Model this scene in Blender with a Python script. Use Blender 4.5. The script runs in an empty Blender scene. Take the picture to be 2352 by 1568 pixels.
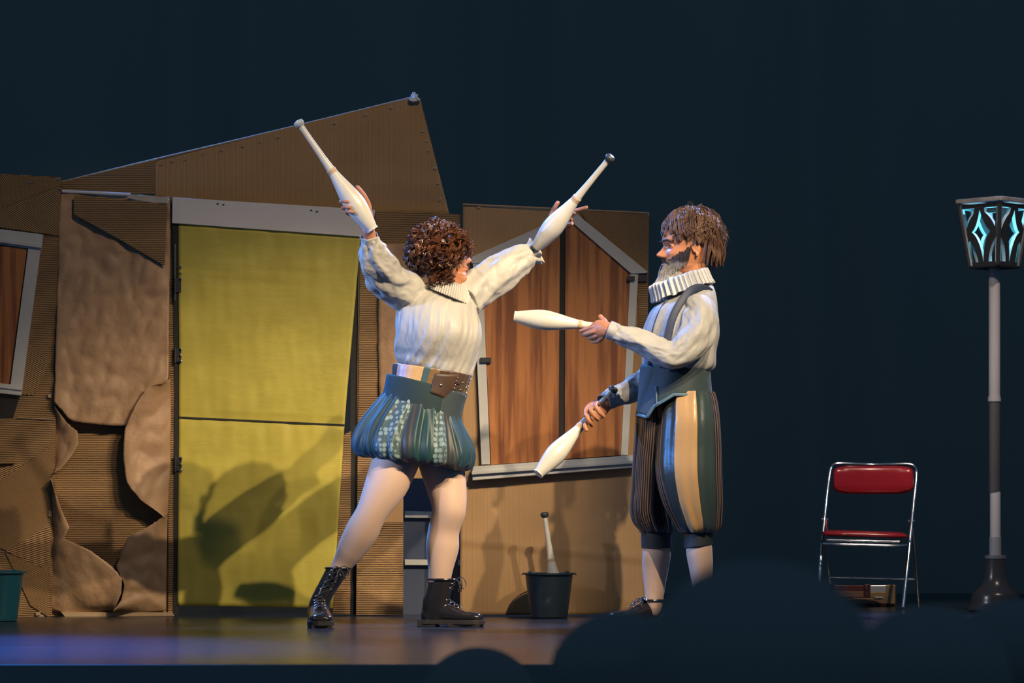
import bpy, bmesh, math, random
from mathutils import Vector, Matrix, noise as mnoise
import numpy as np
PI = math.pi
random.seed(7)
C = bpy.context.scene.collection
SC = bpy.context.scene
# ------------------------------------------------------------------ camera, world, lights, exposure
F = 7350.0; CH = 0.43                      # focal length in pixels of a 2352 px frame, camera height over the stage floor
def P(px, py, Y=15.6, dy=0.0):             # photo measurement -> metres at distance Y
    Y = Y + dy
    return Vector(((px - 1176) / F * Y, Y, CH + (1212 - py) / F * Y))
cam_d = bpy.data.cameras.new('camera'); cam = bpy.data.objects.new('camera', cam_d); C.objects.link(cam)
cam.location = (0, 0, CH); cam.rotation_euler = (PI/2, 0, 0)
cam_d.sensor_width = 36; cam_d.lens = F/2352*36; cam_d.shift_y = (1212-784)/2352.0
cam_d.clip_end = 200; SC.camera = cam
cam_d.dof.use_dof = True; cam_d.dof.focus_distance = 13.95; cam_d.dof.aperture_fstop = 5.2
SC.view_settings.view_transform = 'Standard'; SC.view_settings.look = 'None'
SC.view_settings.gamma = 1; SC.view_settings.exposure = 0.0
SC.view_settings.use_curve_mapping = False
w = bpy.data.worlds.new('world'); SC.world = w; w.use_nodes = True
w.node_tree.nodes['Background'].inputs[0].default_value = (0.27, 0.60, 1.0, 1)
w.node_tree.nodes['Background'].inputs[1].default_value = 0.088

def spot(name, loc, target, energy, color, size_deg, blend, radius):
    l = bpy.data.lights.new(name, 'SPOT'); l.energy = energy; l.color = color
    l.spot_size = math.radians(size_deg); l.spot_blend = blend; l.shadow_soft_size = radius
    o = bpy.data.objects.new(name, l); C.objects.link(o); o.location = loc
    o.rotation_euler = (Vector(target) - Vector(loc)).to_track_quat('-Z', 'Y').to_euler()
    return o
WARM = (1.0, 0.775, 0.50)
K = 0.62
# key lanterns hung over the house, front right (their shadows fall down to the left)
spot('key_lantern', (3.6, 7.6, 6.0), (-1.20, 15.5, 0.02), 4300*K, WARM, 18.5, 1.0, 0.045)
spot('key_lantern', (5.1, 7.6, 6.0), (-1.45, 15.5, 0.02), 4100*K, WARM, 18.5, 1.0, 0.045)
spot('key_lantern', (2.5, 7.6, 6.3), (0.15, 15.5, 0.02), 3700*K, WARM, 18.5, 1.0, 0.045)
spot('chair_fill', (3.0, 11.6, 6.2), (2.1, 16.9, 0.62), 900, (1.0, .80, .62), 19, 1.0, 0.045)  # added fill spot, brightens the chair where the keys don't reach
spot('roof_fill', (1.9, 7.0, 6.6), (-1.05, 15.6, 1.95), 800, (1.0, .72, .42), 27, 1.0, 0.1)  # added warm fill that lifts the roof and upper walls
spot('pole_fill', (-0.5, 10.5, 6.5), (2.48, 16.4, 1.45), 700, (1.0, .84, .72), 13, 1.0, 0.045)  # fill spot added only to brighten the street lamp and its pole
# cooler side light from the left
spot('side_lantern', (-6.0, 10.6, 3.6), (0.2, 14.0, 0.95), 1250*K, (.86, 0.86, 1.0), 23, 1.0, 0.12)
# blue back lights from above
spot('back_lantern', (-3.6, 17.6, 5.6), (0.7, 14.2, 1.2), 3200, (0.08, 0.32, 1.0), 40, .6, 0.08)
spot('back_lantern', (3.6, 18.4, 5.6), (0.9, 14.6, 0.9), 2000, (0.35, 0.5, 1.0), 44, .6, 0.08)
spot('side_blue_lantern', (-7.0, 13.0, 2.5), (0.2, 14.0, 1.05), 1500, (0.05, 0.30, 1.0), 17, .8, 0.06)
spot('floor_lantern', (-3.2, 12.2, 5.5), (-2.3, 11.4, 0), 13000, (0.03, 0.22, 1.0), 38, 1.0, 0.1)

# ------------------------------------------------------------------ helpers
def nt(m):
    m.use_nodes = True; t = m.node_tree; b = t.nodes['Principled BSDF']; return t, b
MATS = {}
def mat(name, col, rough=.6, metal=0, spec=.5, noise=None, bump=None, wave=None, coat=0, sss=0, sheen=0, stretch=None, emit=None):
    """noise=(scale, colour2[, lo, hi]) ; bump=(scale, strength, dist) ; wave=(period_m, angle_deg, strength)"""
    if name in MATS: return MATS[name]
    m = bpy.data.materials.new(name); MATS[name] = m; t, b = nt(m); L = t.links
    b.inputs['Base Color'].default_value = (*col, 1); b.inputs['Roughness'].default_value = rough
    b.inputs['Metallic'].default_value = metal; b.inputs['Specular IOR Level'].default_value = spec
    b.inputs['Coat Weight'].default_value = coat; b.inputs['Sheen Weight'].default_value = sheen
    if sss:
        b.inputs['Subsurface Weight'].default_value = sss; b.inputs['Subsurface Radius'].default_value = (.012,.005,.003)
    if emit:
        b.inputs['Emission Color'].default_value = (*emit[0], 1); b.inputs['Emission Strength'].default_value = emit[1]
    tc = t.nodes.new('ShaderNodeTexCoord'); src = tc.outputs['Object']
    if stretch:
        mp = t.nodes.new('ShaderNodeMapping'); mp.inputs['Scale'].default_value = stretch; L.new(src, mp.inputs[0]); src2 = mp.outputs[0]
    else: src2 = src
    if noise:
        n = t.nodes.new('ShaderNodeTexNoise'); n.inputs['Scale'].default_value = noise[0]; n.inputs['Detail'].default_value = 5
        L.new(src2, n.inputs['Vector'])
        r = t.nodes.new('ShaderNodeValToRGB'); lo, hi = (noise[2], noise[3]) if len(noise) > 2 else (.35, .65)
        r.color_ramp.elements[0].position = lo; r.color_ramp.elements[1].position = hi
        r.color_ramp.elements[0].color = (*col, 1); r.color_ramp.elements[1].color = (*noise[1], 1)
        L.new(n.outputs['Fac'], r.inputs[0]); L.new(r.outputs[0], b.inputs['Base Color'])
    last = None
    if wave:
        mp = t.nodes.new('ShaderNodeMapping'); mp.inputs['Rotation'].default_value = (0, math.radians(wave[1]), 0); L.new(src, mp.inputs[0])
        wv = t.nodes.new('ShaderNodeTexWave'); wv.wave_type = 'BANDS'; wv.bands_direction = 'Z'
        wv.inputs['Scale'].default_value = .31416/wave[0]; wv.inputs['Distortion'].default_value = 0.35; wv.inputs['Detail Scale'].default_value = .6
        L.new(mp.outputs[0], wv.inputs['Vector'])
        bp = t.nodes.new('ShaderNodeBump'); bp.inputs['Strength'].default_value = wave[2]; bp.inputs['Distance'].default_value = .008
        L.new(wv.outputs['Fac'], bp.inputs['Height']); last = bp
    if bump:
        n2 = t.nodes.new('ShaderNodeTexNoise'); n2.inputs['Scale'].default_value = bump[0]; n2.inputs['Detail'].default_value = 6
        L.new(src2, n2.inputs['Vector'])
        bp = t.nodes.new('ShaderNodeBump'); bp.inputs['Strength'].default_value = bump[1]; bp.inputs['Distance'].default_value = bump[2]
        L.new(n2.outputs['Fac'], bp.inputs['Height'])
        if last: L.new(last.outputs[0], bp.inputs['Normal'])
        last = bp
    if last: L.new(last.outputs[0], b.inputs['Normal'])
    return m

def wpos(o):
    v = Vector((0,0,0))
    while o: v += o.location; o = o.parent
    return v
class MB:
    def __init__(s): s.v = []; s.f = []; s.uv = []; s.mi = []
    def add(s, V, Fc, UV=None, mi=0):
        k = len(s.v); s.v += [tuple(x) for x in V]
        for i, f in enumerate(Fc):
            s.f.append(tuple(a+k for a in f)); s.mi.append(mi)
            s.uv.append(UV[i] if UV else [(0,0)]*len(f))
        return s
    def mesh(s, name, off=Vector((0,0,0)), uv=True):
        me = bpy.data.meshes.new(name); me.from_pydata([(a-off.x, b-off.y, c-off.z) for a,b,c in s.v], [], s.f)
        me.update()
        if uv:
            l = me.uv_layers.new(name='UVMap'); flat = [c for f in s.uv for p in f for c in p]
            if len(flat) == 2*len(me.loops): l.data.foreach_set('uv', flat)
        me.polygons.foreach_set('material_index', s.mi)
        return me
    def build(s, name, mats, parent=None, smooth=True, angle=40, bevel=0):
        off = wpos(parent) if parent else Vector((0,0,0))
        me = s.mesh(name, off)
        if not isinstance(mats, (list, tuple)): mats = [mats]
        for m in mats: me.materials.append(m)
        o = bpy.data.objects.new(name, me); C.objects.link(o)
        if parent: o.parent = parent
        if smooth:
            me.polygons.foreach_set('use_smooth', [True]*len(me.polygons))
            try: me.set_sharp_from_angle(angle=math.radians(angle))
            except Exception: pass
        if bevel:
            b = o.modifiers.new('bevel', 'BEVEL'); b.width = bevel; b.segments = 2; b.limit_method = 'ANGLE'
        return o
def tag(o, label=None, cat=None, group=None, kind=None):
    for k, v in (('label', label), ('category', cat), ('group', group), ('kind', kind)):
        if v: o[k] = v
    return o
def thing(name, loc, label, cat, group=None):
    o = bpy.data.objects.new(name, None); C.objects.link(o); o.location = loc; o.empty_display_size = .1
    return tag(o, label, cat, group)
def cr(a, b, c, d, t):
    return .5*((2*b)+(-a+c)*t+(2*a-5*b+4*c-d)*t*t+(-a+3*b-3*c+d)*t**3)
def resample(rows, k):
    """Catmull-Rom through rows of equal-length tuples of floats/Vectors -> smooth list"""
    out = []; n = len(rows)
    for i in range(n-1):
        a, b, c, d = rows[max(i-1,0)], rows[i], rows[i+1], rows[min(i+2,n-1)]
        for j in range(k):
            t = j/k; out.append(tuple(cr(a[q],b[q],c[q],d[q],t) for q in range(len(b))))
    out.append(tuple(rows[-1])); return out
def loft(rings, n=48, k=4, rip=None, cap=True, closed_ends=True):
    """rings: (centre, axis_a, axis_b). theta=0 at -a (image left), pi/2 at -b (camera side). returns V,F,UV"""
    R = resample(rings, k) if k > 1 else rings
    V = []; m = len(R)
    for i, (c, a, b) in enumerate(R):
        t = i/(m-1)
        for j in range(n):
            th = 2*PI*j/n
            d = -math.cos(th)*a - math.sin(th)*b
            p = c + d
            if rip:
                q = rip(th, t)
                if isinstance(q, Vector): p = p + q
                else: p = p + d.normalized()*q
            V.append(p)
    Fc = []; UV = []
    for i in range(m-1):
        for j in range(n):
            j2 = (j+1) % n
            Fc.append((i*n+j, i*n+j2, (i+1)*n+j2, (i+1)*n+j))
            u0, u1 = j/n, (j+1)/n; v0, v1 = i/(m-1), (i+1)/(m-1)
            UV.append([(u0,v0),(u1,v0),(u1,v1),(u0,v1)])
    if cap:
        Fc.append(tuple(reversed(range(n)))); UV.append([(0,0)]*n)
        Fc.append(tuple((m-1)*n+j for j in range(n))); UV.append([(0,1)]*n)
    return V, Fc, UV
def ring(cx, cy, hw, tilt, depth, Y, dy=0):
    """horizontal-ish ring; hw/tilt in photo px at distance Y"""
    s = (Y)/F
    return (P(cx, cy, Y, dy), Vector((hw*s, 0, -tilt*s)), Vector((0, depth, 0)))
def tube(pts, rad, n=12, k=4, rip=None, ref=Vector((0,1,0)), flat=1.0, cap=True):
    """pts list of Vector, rad list of radii or (r_plane, r_ref)"""
    rows = []
    for i, p in enumerate(pts):
        d = (pts[min(i+1, len(pts)-1)] - pts[max(i-1, 0)])
        if d.length < 1e-9: d = Vector((0,0,1))
        d.normalize()
        a = d.cross(ref)
        if a.length < .05: a = d.cross(Vector((.3,.2,1)))
        a.normalize(); b = a.cross(d).normalized()
        if b.dot(ref) < 0: b = -b; a = -a
        r = rad[i]; ra, rb = r if isinstance(r, tuple) else (r, r*flat)
        rows.append((p, a*ra, b*rb))
    for i in range(1, len(rows)):
        if rows[i][1].dot(rows[i-1][1]) < 0 and rows[i][2].dot(rows[i-1][2]) > 0: rows[i] = (rows[i][0], -rows[i][1], rows[i][2])
    return loft(rows, n, k, rip, cap)
def ball(c, r, seg=14, rings_=9, M=None):
    r = r if isinstance(r, (tuple, list)) else (r, r, r); V = []; Fc = []
    c = Vector(c); V.append(Vector((0,0,r[2])))
    for i in range(1, rings_):
        ph = PI*i/rings_
        for j in range(seg):
            th = 2*PI*j/seg; V.append(Vector((r[0]*math.sin(ph)*math.cos(th), r[1]*math.sin(ph)*math.sin(th), r[2]*math.cos(ph))))
    V.append(Vector((0,0,-r[2])))
    for j in range(seg): Fc.append((0, 1+j, 1+(j+1) % seg))
    for i in range(rings_-2):
        for j in range(seg):
            a = 1+i*seg; b = a+seg; Fc.append((a+j, b+j, b+(j+1) % seg, a+(j+1) % seg))
    e = len(V)-1; a = 1+(rings_-2)*seg
    for j in range(seg): Fc.append((a+(j+1) % seg, a+j, e))
    if M: V = [M @ v for v in V]
    return [v+c for v in V], Fc
def lathe(profile, n=32, M=None):
    """profile [(r,z)]"""
    V = []; Fc = []
    for r, z in profile:
        for j in range(n): V.append(Vector((max(r,1e-5)*math.cos(2*PI*j/n), max(r,1e-5)*math.sin(2*PI*j/n), z)))
    for i in range(len(profile)-1):
        for j in range(n): Fc.append((i*n+j, i*n+(j+1) % n, (i+1)*n+(j+1) % n, (i+1)*n+j))
    Fc.append(tuple(reversed(range(n)))); Fc.append(tuple((len(profile)-1)*n+j for j in range(n)))
    if M: V = [M @ v for v in V]
    return V, Fc
def box(lo, hi):
    x0,y0,z0 = lo; x1,y1,z1 = hi
    V = [(x0,y0,z0),(x1,y0,z0),(x1,y1,z0),(x0,y1,z0),(x0,y0,z1),(x1,y0,z1),(x1,y1,z1),(x0,y1,z1)]
    return [Vector(v) for v in V], [(3,2,1,0),(4,5,6,7),(0,1,5,4),(1,2,6,5),(2,3,7,6),(3,0,4,7)]
def slab(pts, Y, th, dyf=None):
    """polygon in photo px at distance Y (front face) extruded th metres backward"""
    n = len(pts); a = 0
    for i in range(n):
        x0,y0 = pts[i]; x1,y1 = pts[(i+1) % n]; a += x0*y1-x1*y0
    if a < 0: pts = pts[::-1]        # clockwise on screen (y down)
    fr = [P(x, y, Y) for x, y in pts]; V = fr + [p + Vector((0, th, 0)) for p in fr]
    Fc = [tuple(reversed(range(n))), tuple(range(n, 2*n))] + [(i, (i+1) % n, (i+1) % n+n, i+n) for i in range(n)]
    return V, Fc
def smooth_remesh(mb, voxel, it=3, fac=.5):
    me = mb.mesh('tmp', uv=False); o = bpy.data.objects.new('tmp', me); C.objects.link(o)
    r = o.modifiers.new('r', 'REMESH'); r.mode = 'VOXEL'; r.voxel_size = voxel
    if it:
        s = o.modifiers.new('s', 'SMOOTH'); s.iterations = it; s.factor = fac
    dg = bpy.context.evaluated_depsgraph_get(); dg.update()
    m2 = bpy.data.meshes.new_from_object(o.evaluated_get(dg)); bpy.data.objects.remove(o)
    return m2
def finish(me, name, mats, parent, pick=None):
    off = wpos(parent); n = len(me.vertices)
    co = np.empty(n*3, dtype=np.float32); me.vertices.foreach_get('co', co); co = co.reshape(-1, 3)
    if not isinstance(mats, (list, tuple)): mats = [mats]
    me.materials.clear()
    for m in mats: me.materials.append(m)
    if pick:
        pc = np.empty(len(me.polygons)*3, dtype=np.float32); me.polygons.foreach_get('center', pc); pc = pc.reshape(-1, 3)
        me.polygons.foreach_set('material_index', np.array([pick(p) for p in pc], dtype=np.int32))
    co = co - np.array(off, dtype=np.float32); me.vertices.foreach_set('co', co.ravel()); me.update()
    me.polygons.foreach_set('use_smooth', [True]*len(me.polygons))
    o = bpy.data.objects.new(name, me); C.objects.link(o); o.parent = parent; return o
def wob(x, y=0., z=0.): return mnoise.noise(Vector((x, y, z)))

# ------------------------------------------------------------------ materials
CARD = (.40,.238,.108); CARD2 = (.45,.275,.13)
def card(angle, name=None, period=.0088, st=.9): return mat(name or 'corrugated_%d' % angle, CARD, .62, noise=(3, CARD2), bump=(9, .25, .01), wave=(period, angle, st))
M_card_flat = mat('smooth_cardboard', (.42,.25,.115), .55, noise=(2.2, (.36,.21,.095)), bump=(5, .3, .02))
M_card_fine = card(90, 'fine_corrugated', .006, .22)
M_paper = mat('kraft_paper', (.45,.285,.165), .55, noise=(2.5, (.39,.24,.135)), bump=(7, .55, .03))
M_edge = mat('cardboard_edge', (.42,.30,.19), .7)
M_white = mat('white_paint', (.58,.58,.56), .6, noise=(6, (.50,.50,.48)), bump=(30, .2, .003))
M_yellow = mat('yellow_paint', (.57,.49,.085), .48, noise=(2.4, (.47,.40,.065)), bump=(14, .25, .006), stretch=(1,1,2.5))
M_wood = mat('stained_wood', (.46,.175,.048), .5, noise=(5, (.20,.062,.016), .42, .60), bump=(8, .2, .004), stretch=(5.5,5.5,.32))
M_black = mat('black_metal', (.03,.03,.035), .45)
M_dark = mat('dark_shade_fill', (.025,.025,.025), .9)  # flat dark colour painted in as shade, for gaps and under the sill
M_tape = mat('clear_tape', (.5,.45,.38), .12, coat=1)
M_steel = mat('bright_steel', (.75,.75,.76), .25, metal=1)
M_brass = mat('dull_brass', (.7,.5,.2), .3, metal=1)

# ------------------------------------------------------------------ the setting
b = MB(); b.add(*box((-9, 10.1, -.04), (9, 21.2, 0)))
M_floor = mat('stage_floor', (.016,.018,.026), .24, spec=.34, noise=(2.2, (.032,.034,.042)), bump=(6, .12, .004), stretch=(.35,2.5,1))
fl = b.build('floor', M_floor, smooth=False); tag(fl, kind='structure')
b = MB()
nx = 260; V = []; Fc = []
for i in range(nx+1):
    x = -9 + 18*i/nx
    yy = 21.0 + .05*math.sin(x*9+math.sin(x*3.1)*1.5)
    V += [Vector((x, yy, -.0)), Vector((x, yy, 7.5))]
for i in range(nx): Fc.append((2*i, 2*i+2, 2*i+3, 2*i+1))
b.add(V, Fc)
M_drape = mat('black_drape', (.30,.32,.31), 1.0, spec=0.0)
wb = b.build('wall_back', M_drape); tag(wb, kind='structure')
b = MB(); b.add(*box((-9, 10.07, -1.24), (9, 10.099, -.001)))
M_front = mat('stage_front_cloth', (.27,.29,.27), 1.0, spec=0)
wf = b.build('trim_1', M_front, smooth=False); tag(wf, kind='structure')
b = MB(); b.add(*box((-9, -2, -1.30), (9, 10.14, -1.24)))
tag(b.build('floor_stalls', mat('stalls_floor', (.2,.2,.2), 1.0, spec=0), smooth=False), kind='structure')

# ------------------------------------------------------------------ the cardboard house set
WY = 15.6
def patch(name, pts, parent, m, Y, th=.006, smooth=False):
    b = MB(); b.add(*slab(pts, Y, th)); return b.build(name, m, parent, smooth=smooth)
def resamp(c, n):
    c = [Vector(p) for p in c]; L = [0]
    for i in range(1, len(c)): L.append(L[-1]+(c[i]-c[i-1]).length)
    out = []
    for i in range(n+1):
        d = L[-1]*i/n; k = 0
        while k < len(c)-2 and L[k+1] < d: k += 1
        t = (d-L[k])/max(L[k+1]-L[k], 1e-6); out.append(c[k].lerp(c[k+1], min(max(t,0),1)))
    return out
def paper(name, A, B_, parent, m, Y, bulge=.04, curl=.03, crump=.012, seed=0, n=46, k=26, ragged=1.6):
    """sheet between a fixed edge A and a torn free edge B (photo px); bows towards the room, torn edge curls"""
    a = resamp(A, n); c = resamp(B_, n); V = []; Fc = []
    for i in range(n+1):
        for j in range(k+1):
            t = j/k; q = a[i].lerp(c[i], t); x, y = q.x, q.y
            if t > .85: x += ragged*wob(i*.9, seed, 1)*(t-.85)/.15; y += ragged*wob(i*.9, seed, 5)*(t-.85)/.15
            f1 = abs(wob(x*.011+seed, y*.008+x*.004, 2)); f2 = abs(wob(x*.03+y*.01, y*.022+seed, 7))
            d = bulge*math.sin(PI*min(t*.75,1)) + curl*t*t + crump*(f1*2.2+f2*.9)
            V.append(P(x, y, Y) + Vector((0, -d, 0)))
    for i in range(n):
        for j in range(k): Fc.append((i*(k+1)+j, (i+1)*(k+1)+j, (i+1)*(k+1)+j+1, i*(k+1)+j+1))
    b = MB(); b.add(V, Fc); o = b.build(name, m, parent, angle=60)
    s = o.modifiers.new('thick', 'SOLIDIFY'); s.thickness = .0015; s.offset = 0
    return o
def staples(pts, parent, Y, r=.004, name='staple'):
    for (x, y) in pts:
        b = MB(); p = P(x, y, Y); b.add(*box(p+Vector((-.008,-.003,-.0015)), p+Vector((.008,.0,.0015)))); b.build(name, M_steel, parent, smooth=False)

# --- left flat with the window
lp = thing('cardboard_flat', P(20, 1415, WY-.05), 'corrugated cardboard house wall at the left edge, with white window frame and brown shutter', 'stage set wall', None)
patch('sheet', [(-120,392),(140,407),(136,700),(128,960),(118,1418),(-120,1418)], lp, card(2), WY-.06, .03)
patch('patch', [(-120,505),(-120,398),(2,400),(26,401),(0,470)], lp, card(-52), WY-.067)
patch('patch', [(26,401),(139,409),(138,426),(0,479),(-6,470)], lp, card(22), WY-.068)
patch('patch', [(-120,530),(-2,480),(138,427),(136,541),(100,541),(96,537),(-120,506)], lp, card(-36), WY-.066)
patch('patch', [(62,790),(118,822),(78,908),(48,905)], lp, card(-30), WY-.066)
patch('patch', [(-120,1182),(30,1085),(124,1020),(120,1200),(18,1266),(-120,1200)], lp, card(34), WY-.067)
patch('patch', [(14,1266),(120,1200),(116,1290),(94,1302)], lp, card(-15), WY-.069)
patch('patch', [(-120,1110),(33,1066),(58,1068),(0,1104),(-120,1178)], lp, card(-22), WY-.066)
patch('patch', [(12,1268),(92,1300),(116,1287),(111,1416),(70,1390),(42,1330)], lp, card(30), WY-.067)
patch('edge_strip', [(40,958),(126,962),(126,964),(40,960)], lp, M_edge, WY-.068)
patch('ledge', [(-30,1037),(33,1037),(33,1064),(-30,1064)], lp, card(1), WY-.085, .02)
wf = MB(); wf.add(*slab([(-60,518),(99,538),(94,575),(-60,552)], WY-.085, .03)); wf.add(*slab([(-60,541),(96,561),(95,570),(-60,548)], WY-.10, .02)); wf.build('window_head', M_white, lp, smooth=False, bevel=.003)
patch('window_jamb', [(65,570),(93,574),(51,886),(24,884)], lp, M_white, WY-.082, .02)
wf = MB(); wf.add(*slab([(-60,872),(51,886),(48,908),(-60,897)], WY-.09, .03)); wf.add(*slab([(-60,878),(50,892),(50,897),(-60,884)], WY-.098, .02)); wf.build('window_sill', M_white, lp, smooth=False, bevel=.003)
patch('shutter', [(-60,556),(62,571),(20,884),(-60,876)], lp, M_wood, WY-.073, .01)
patch('sill_shadow', [(-60,908),(44,914),(30,960),(-60,958)], lp, M_dark, WY-.062, .001)  # cast shadow of the window sill, put in as a thin dark sheet
staples([(70,419),(133,412),(137,434),(120,904)], lp, WY-.072)
for q in ([(110,905),(118,905),(118,913),(110,913)], [(112,1172),(119,1173),(119,1186),(112,1186)], [(83,1406),(94,1404),(92,1412),(82,1413)], [(96,1410),(102,1416),(88,1416)]):
    patch('scrap', q, lp, M_edge, WY-.075)

# --- flat covered with torn brown paper, between the left flat and the door
pp = thing('paper_covered_flat', P(258, 1415, WY), 'house wall covered in torn crumpled brown paper, just left of the yellow door', 'stage set wall')
patch('sheet', [(141,437),(396,452),(404,700),(403,1412),(119,1414),(128,900)], pp, card(0), WY-.02, .03)
paper('wrapping_paper', [(140,440),(200,443),(262,446),(330,449),(392,453)], [(129,925),(145,940),(160,960),(172,968),(200,972),(235,976),(262,978),(300,978),(318,940),(345,898),(390,872)], pp, M_paper, WY-.026, bulge=.025, curl=.035, crump=.020, seed=5, n=60, k=80)
paper('torn_flap', [(392,870),(394,960),(392,1060),(388,1140),(386,1186)], [(380,882),(345,888),(318,930),(292,985),(288,1050),(296,1108),(330,1150),(362,1172),(382,1188)], pp, M_paper, WY-.03, bulge=.05, curl=.05, crump=.02, seed=9)
paper('torn_flap', [(127,945),(127,1000),(125,1050),(124,1086)], [(130,935),(158,972),(182,992),(184,1020),(168,1048),(146,1075),(126,1088)], pp, M_paper, WY-.03, bulge=.03, curl=.03, crump=.012, seed=14)
paper('torn_flap', [(122,1098),(120,1180),(117,1280),(116,1400),(150,1408),(268,1404)], [(124,1102),(148,1170),(166,1212),(152,1236),(212,1262),(262,1298),(286,1326),(284,1362),(268,1398)], pp, M_paper, WY-.03, bulge=.06, curl=.05, crump=.016, seed=21)
paper('torn_flap', [(386,1186),(384,1290),(382,1402),(320,1406),(262,1406)], [(380,1186),(340,1212),(300,1232),(284,1262),(272,1300),(290,1340),(284,1376),(266,1402)], pp, M_paper, WY-.032, bulge=.05, curl=.04, crump=.02, seed=27)
patch('patch', [(170,448),(384,468),(378,610),(272,548),(170,492)], pp, card(0), WY-.085, .006)
b = MB(); b.add(*tube([P(143,439,WY-.05),P(220,443,WY-.05),P(300,447,WY-.05)], [.008,.008,.008], 8)); b.build('top_batten', mat('batten_white', (.7,.7,.72), .35), pp)
paper('clear_tape', [(300,446),(345,450),(390,456)], [(290,454),(335,464),(388,468)], pp, M_tape, WY-.075, bulge=.0, curl=.005, crump=.012, seed=31, n=20, k=6)
patch('base_strip', [(140,1405),(395,1406),(400,1414),(150,1416)], pp, M_edge, WY-.06, .03)
patch('frame_edge', [(388,700),(402,700),(402,1410),(386,1410)], pp, card(0), WY-.035, .01)

# --- the door
dr = thing('house_door', P(600, 1396, WY-.03), 'tall yellow painted canvas door with a seam across its lower half, under a white lintel', 'door')
dp = [(410,514),(828,543),(812,760),(788,1000),(776,1180),(763,1396),(408,1390),(411,950)]
def door_leaf():
    n, k = 60, 90; V = []; Fc = []
    top = resamp([(410,514),(828,543)], n); mid = resamp([(411,957),(791,975)], n); bot = resamp([(408,1390),(764,1396)], n)
    for j in range(k+1):
        t = j/k
        for i in range(n+1):
            if t < .505: q = top[i].lerp(mid[i], t/.505)
            else: q = mid[i].lerp(bot[i], (t-.505)/.495)
            x, y = q.x, q.y
            d = .004*wob(x*.02, y*.006, 3)+.0025*wob(x*.05, y*.02, 8)
            for yy, sl, a in ((606,.02,.004),(628,.03,.004),(1158,.02,.0025)):
                g = (y-(yy+sl*(x-410)))/3.0; d += a*math.exp(-g*g)
            g = (y-(957+.047*(x-411)))/4.0; d -= .016*math.exp(-g*g)
            V.append(P(x, y, WY-.045)+Vector((0,-d,0)))
    for j in range(k):
        for i in range(n): Fc.append((j*(n+1)+i, (j+1)*(n+1)+i, (j+1)*(n+1)+i+1, j*(n+1)+i+1))
    b = MB(); b.add(V, Fc); o = b.build('canvas', M_yellow, dr, angle=80); s = o.modifiers.new('t','SOLIDIFY'); s.thickness = .02; s.offset = -1
    return o
door_leaf()
patch('hinge_gap_shade', [(396,514),(412,514),(413,950),(410,1411),(398,1411),(401,900)], dr, M_dark, WY-.038, .004)  # shade in the gap beside the door, added as a dark strip
patch('hinge_gap_shade', [(396,514),(412,514),(413,950),(410,1411),(398,1411),(401,900)], dr, M_dark, WY-.041, .004)  # second dark strip for the same gap shade
patch('crossbar', [(411,956),(791,974),(791,978),(411,960)], dr, M_dark, WY-.047, .003)
for (hx, hy) in ((402,655),(402,815),(403,1065)):
    b = MB(); b.add(*tube([P(hx,hy-18,WY-.055),P(hx,hy+18,WY-.055)], [.006,.006], 10)); b.add(*box(P(hx,hy+16,WY-.052), P(hx+14,hy-16,WY-.05)))
    h = b.build('hinge', M_black, dr)
    for q in (-14, 0, 14):
        b = MB(); b.add(*ball(P(hx+14, hy+q-30 if hy < 700 else hy+q, WY-.06), (.007,.005,.007), 10, 6)); b.build('screw', M_steel if q else M_yellow, dr)
b = MB(); b.add(*tube([P(402,560,WY-.05),P(402,690,WY-.05)], [.003,.003], 6)); b.build('hinge_pin', M_steel, dr)
lt = thing('lintel', P(620, 540, WY), 'long white painted board above the yellow door', 'lintel')
b = MB(); b.add(*slab([(396,453),(862,482),(850,545),(395,512)], WY-.06, .03)); b.build('board', mat('lintel_white', (.74,.72,.70), .6, noise=(4,(.66,.64,.62)), bump=(20,.2,.004)), lt, smooth=False, bevel=.002)
for q in ((500,468),(513,470),(715,483),(728,486)):
    b = MB(); b.add(*ball(P(*q, WY-.062), (.006,.002,.004), 8, 5)); b.build('nail_mark', M_black, lt)

# --- roof board
rf = thing('roof_board', P(620, 490, WY+.12), 'large brown cardboard roof board rising to a sharp peak above the door', 'stage set roof')
patch('corrugated_end', [(141,418),(356,367),(356,445),(141,440)], rf, card(0), WY+.055, .02)
def roof_sheet():
    top = resamp([(354,368),(950,224),(966,232)], 70); bot = resamp([(354,470),(620,490),(1032,492)], 70)
    right = None; V = []; Fc = []; k = 24
    edge = [(966,232),(976,285),(1000,370),(1020,440),(1032,492)]
    for i in range(71):
        for j in range(k+1):
            t = j/k; q = top[i].lerp(bot[i], t); x, y = q.x, q.y
            f = max(0, (x-700)/330.)
            d = .012*wob(x*.006, y*.01, 4)+.02*wob(x*.004, y*.02, 14)*f
            V.append(P(x, y, WY+.09)+Vector((0,-d,0)))
    for i in range(70):
        for j in range(k): Fc.append((i*(k+1)+j, i*(k+1)+j+1, (i+1)*(k+1)+j+1, (i+1)*(k+1)+j))
    b = MB(); b.add(V, Fc); o = b.build('sheet', card(90, 'roof_corrugated', .006, .4), rf, angle=80); s = o.modifiers.new('t','SOLIDIFY'); s.thickness = .008; s.offset = 1
roof_sheet()
b = MB(); b.add(*tube([P(141,418,WY+.08),P(356,366,WY+.08),P(640,299,WY+.09),P(950,223,WY+.09)], [.005]*4, 8)); b.build('top_edge', mat('torn_edge', (.45,.36,.28), .6), rf)
staples([(372,374),(398,367),(428,362),(470,350),(512,341),(560,331),(600,322),(640,312),(700,297),(770,281),(840,262),(900,245),(972,300),(980,322),(985,345),(1000,385),(1006,420),(1012,455)], rf, WY+.065)
cl = thing('clamp', P(950, 226, WY+.09), 'small white clamp on the tip of the cardboard roof', 'clamp')
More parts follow.
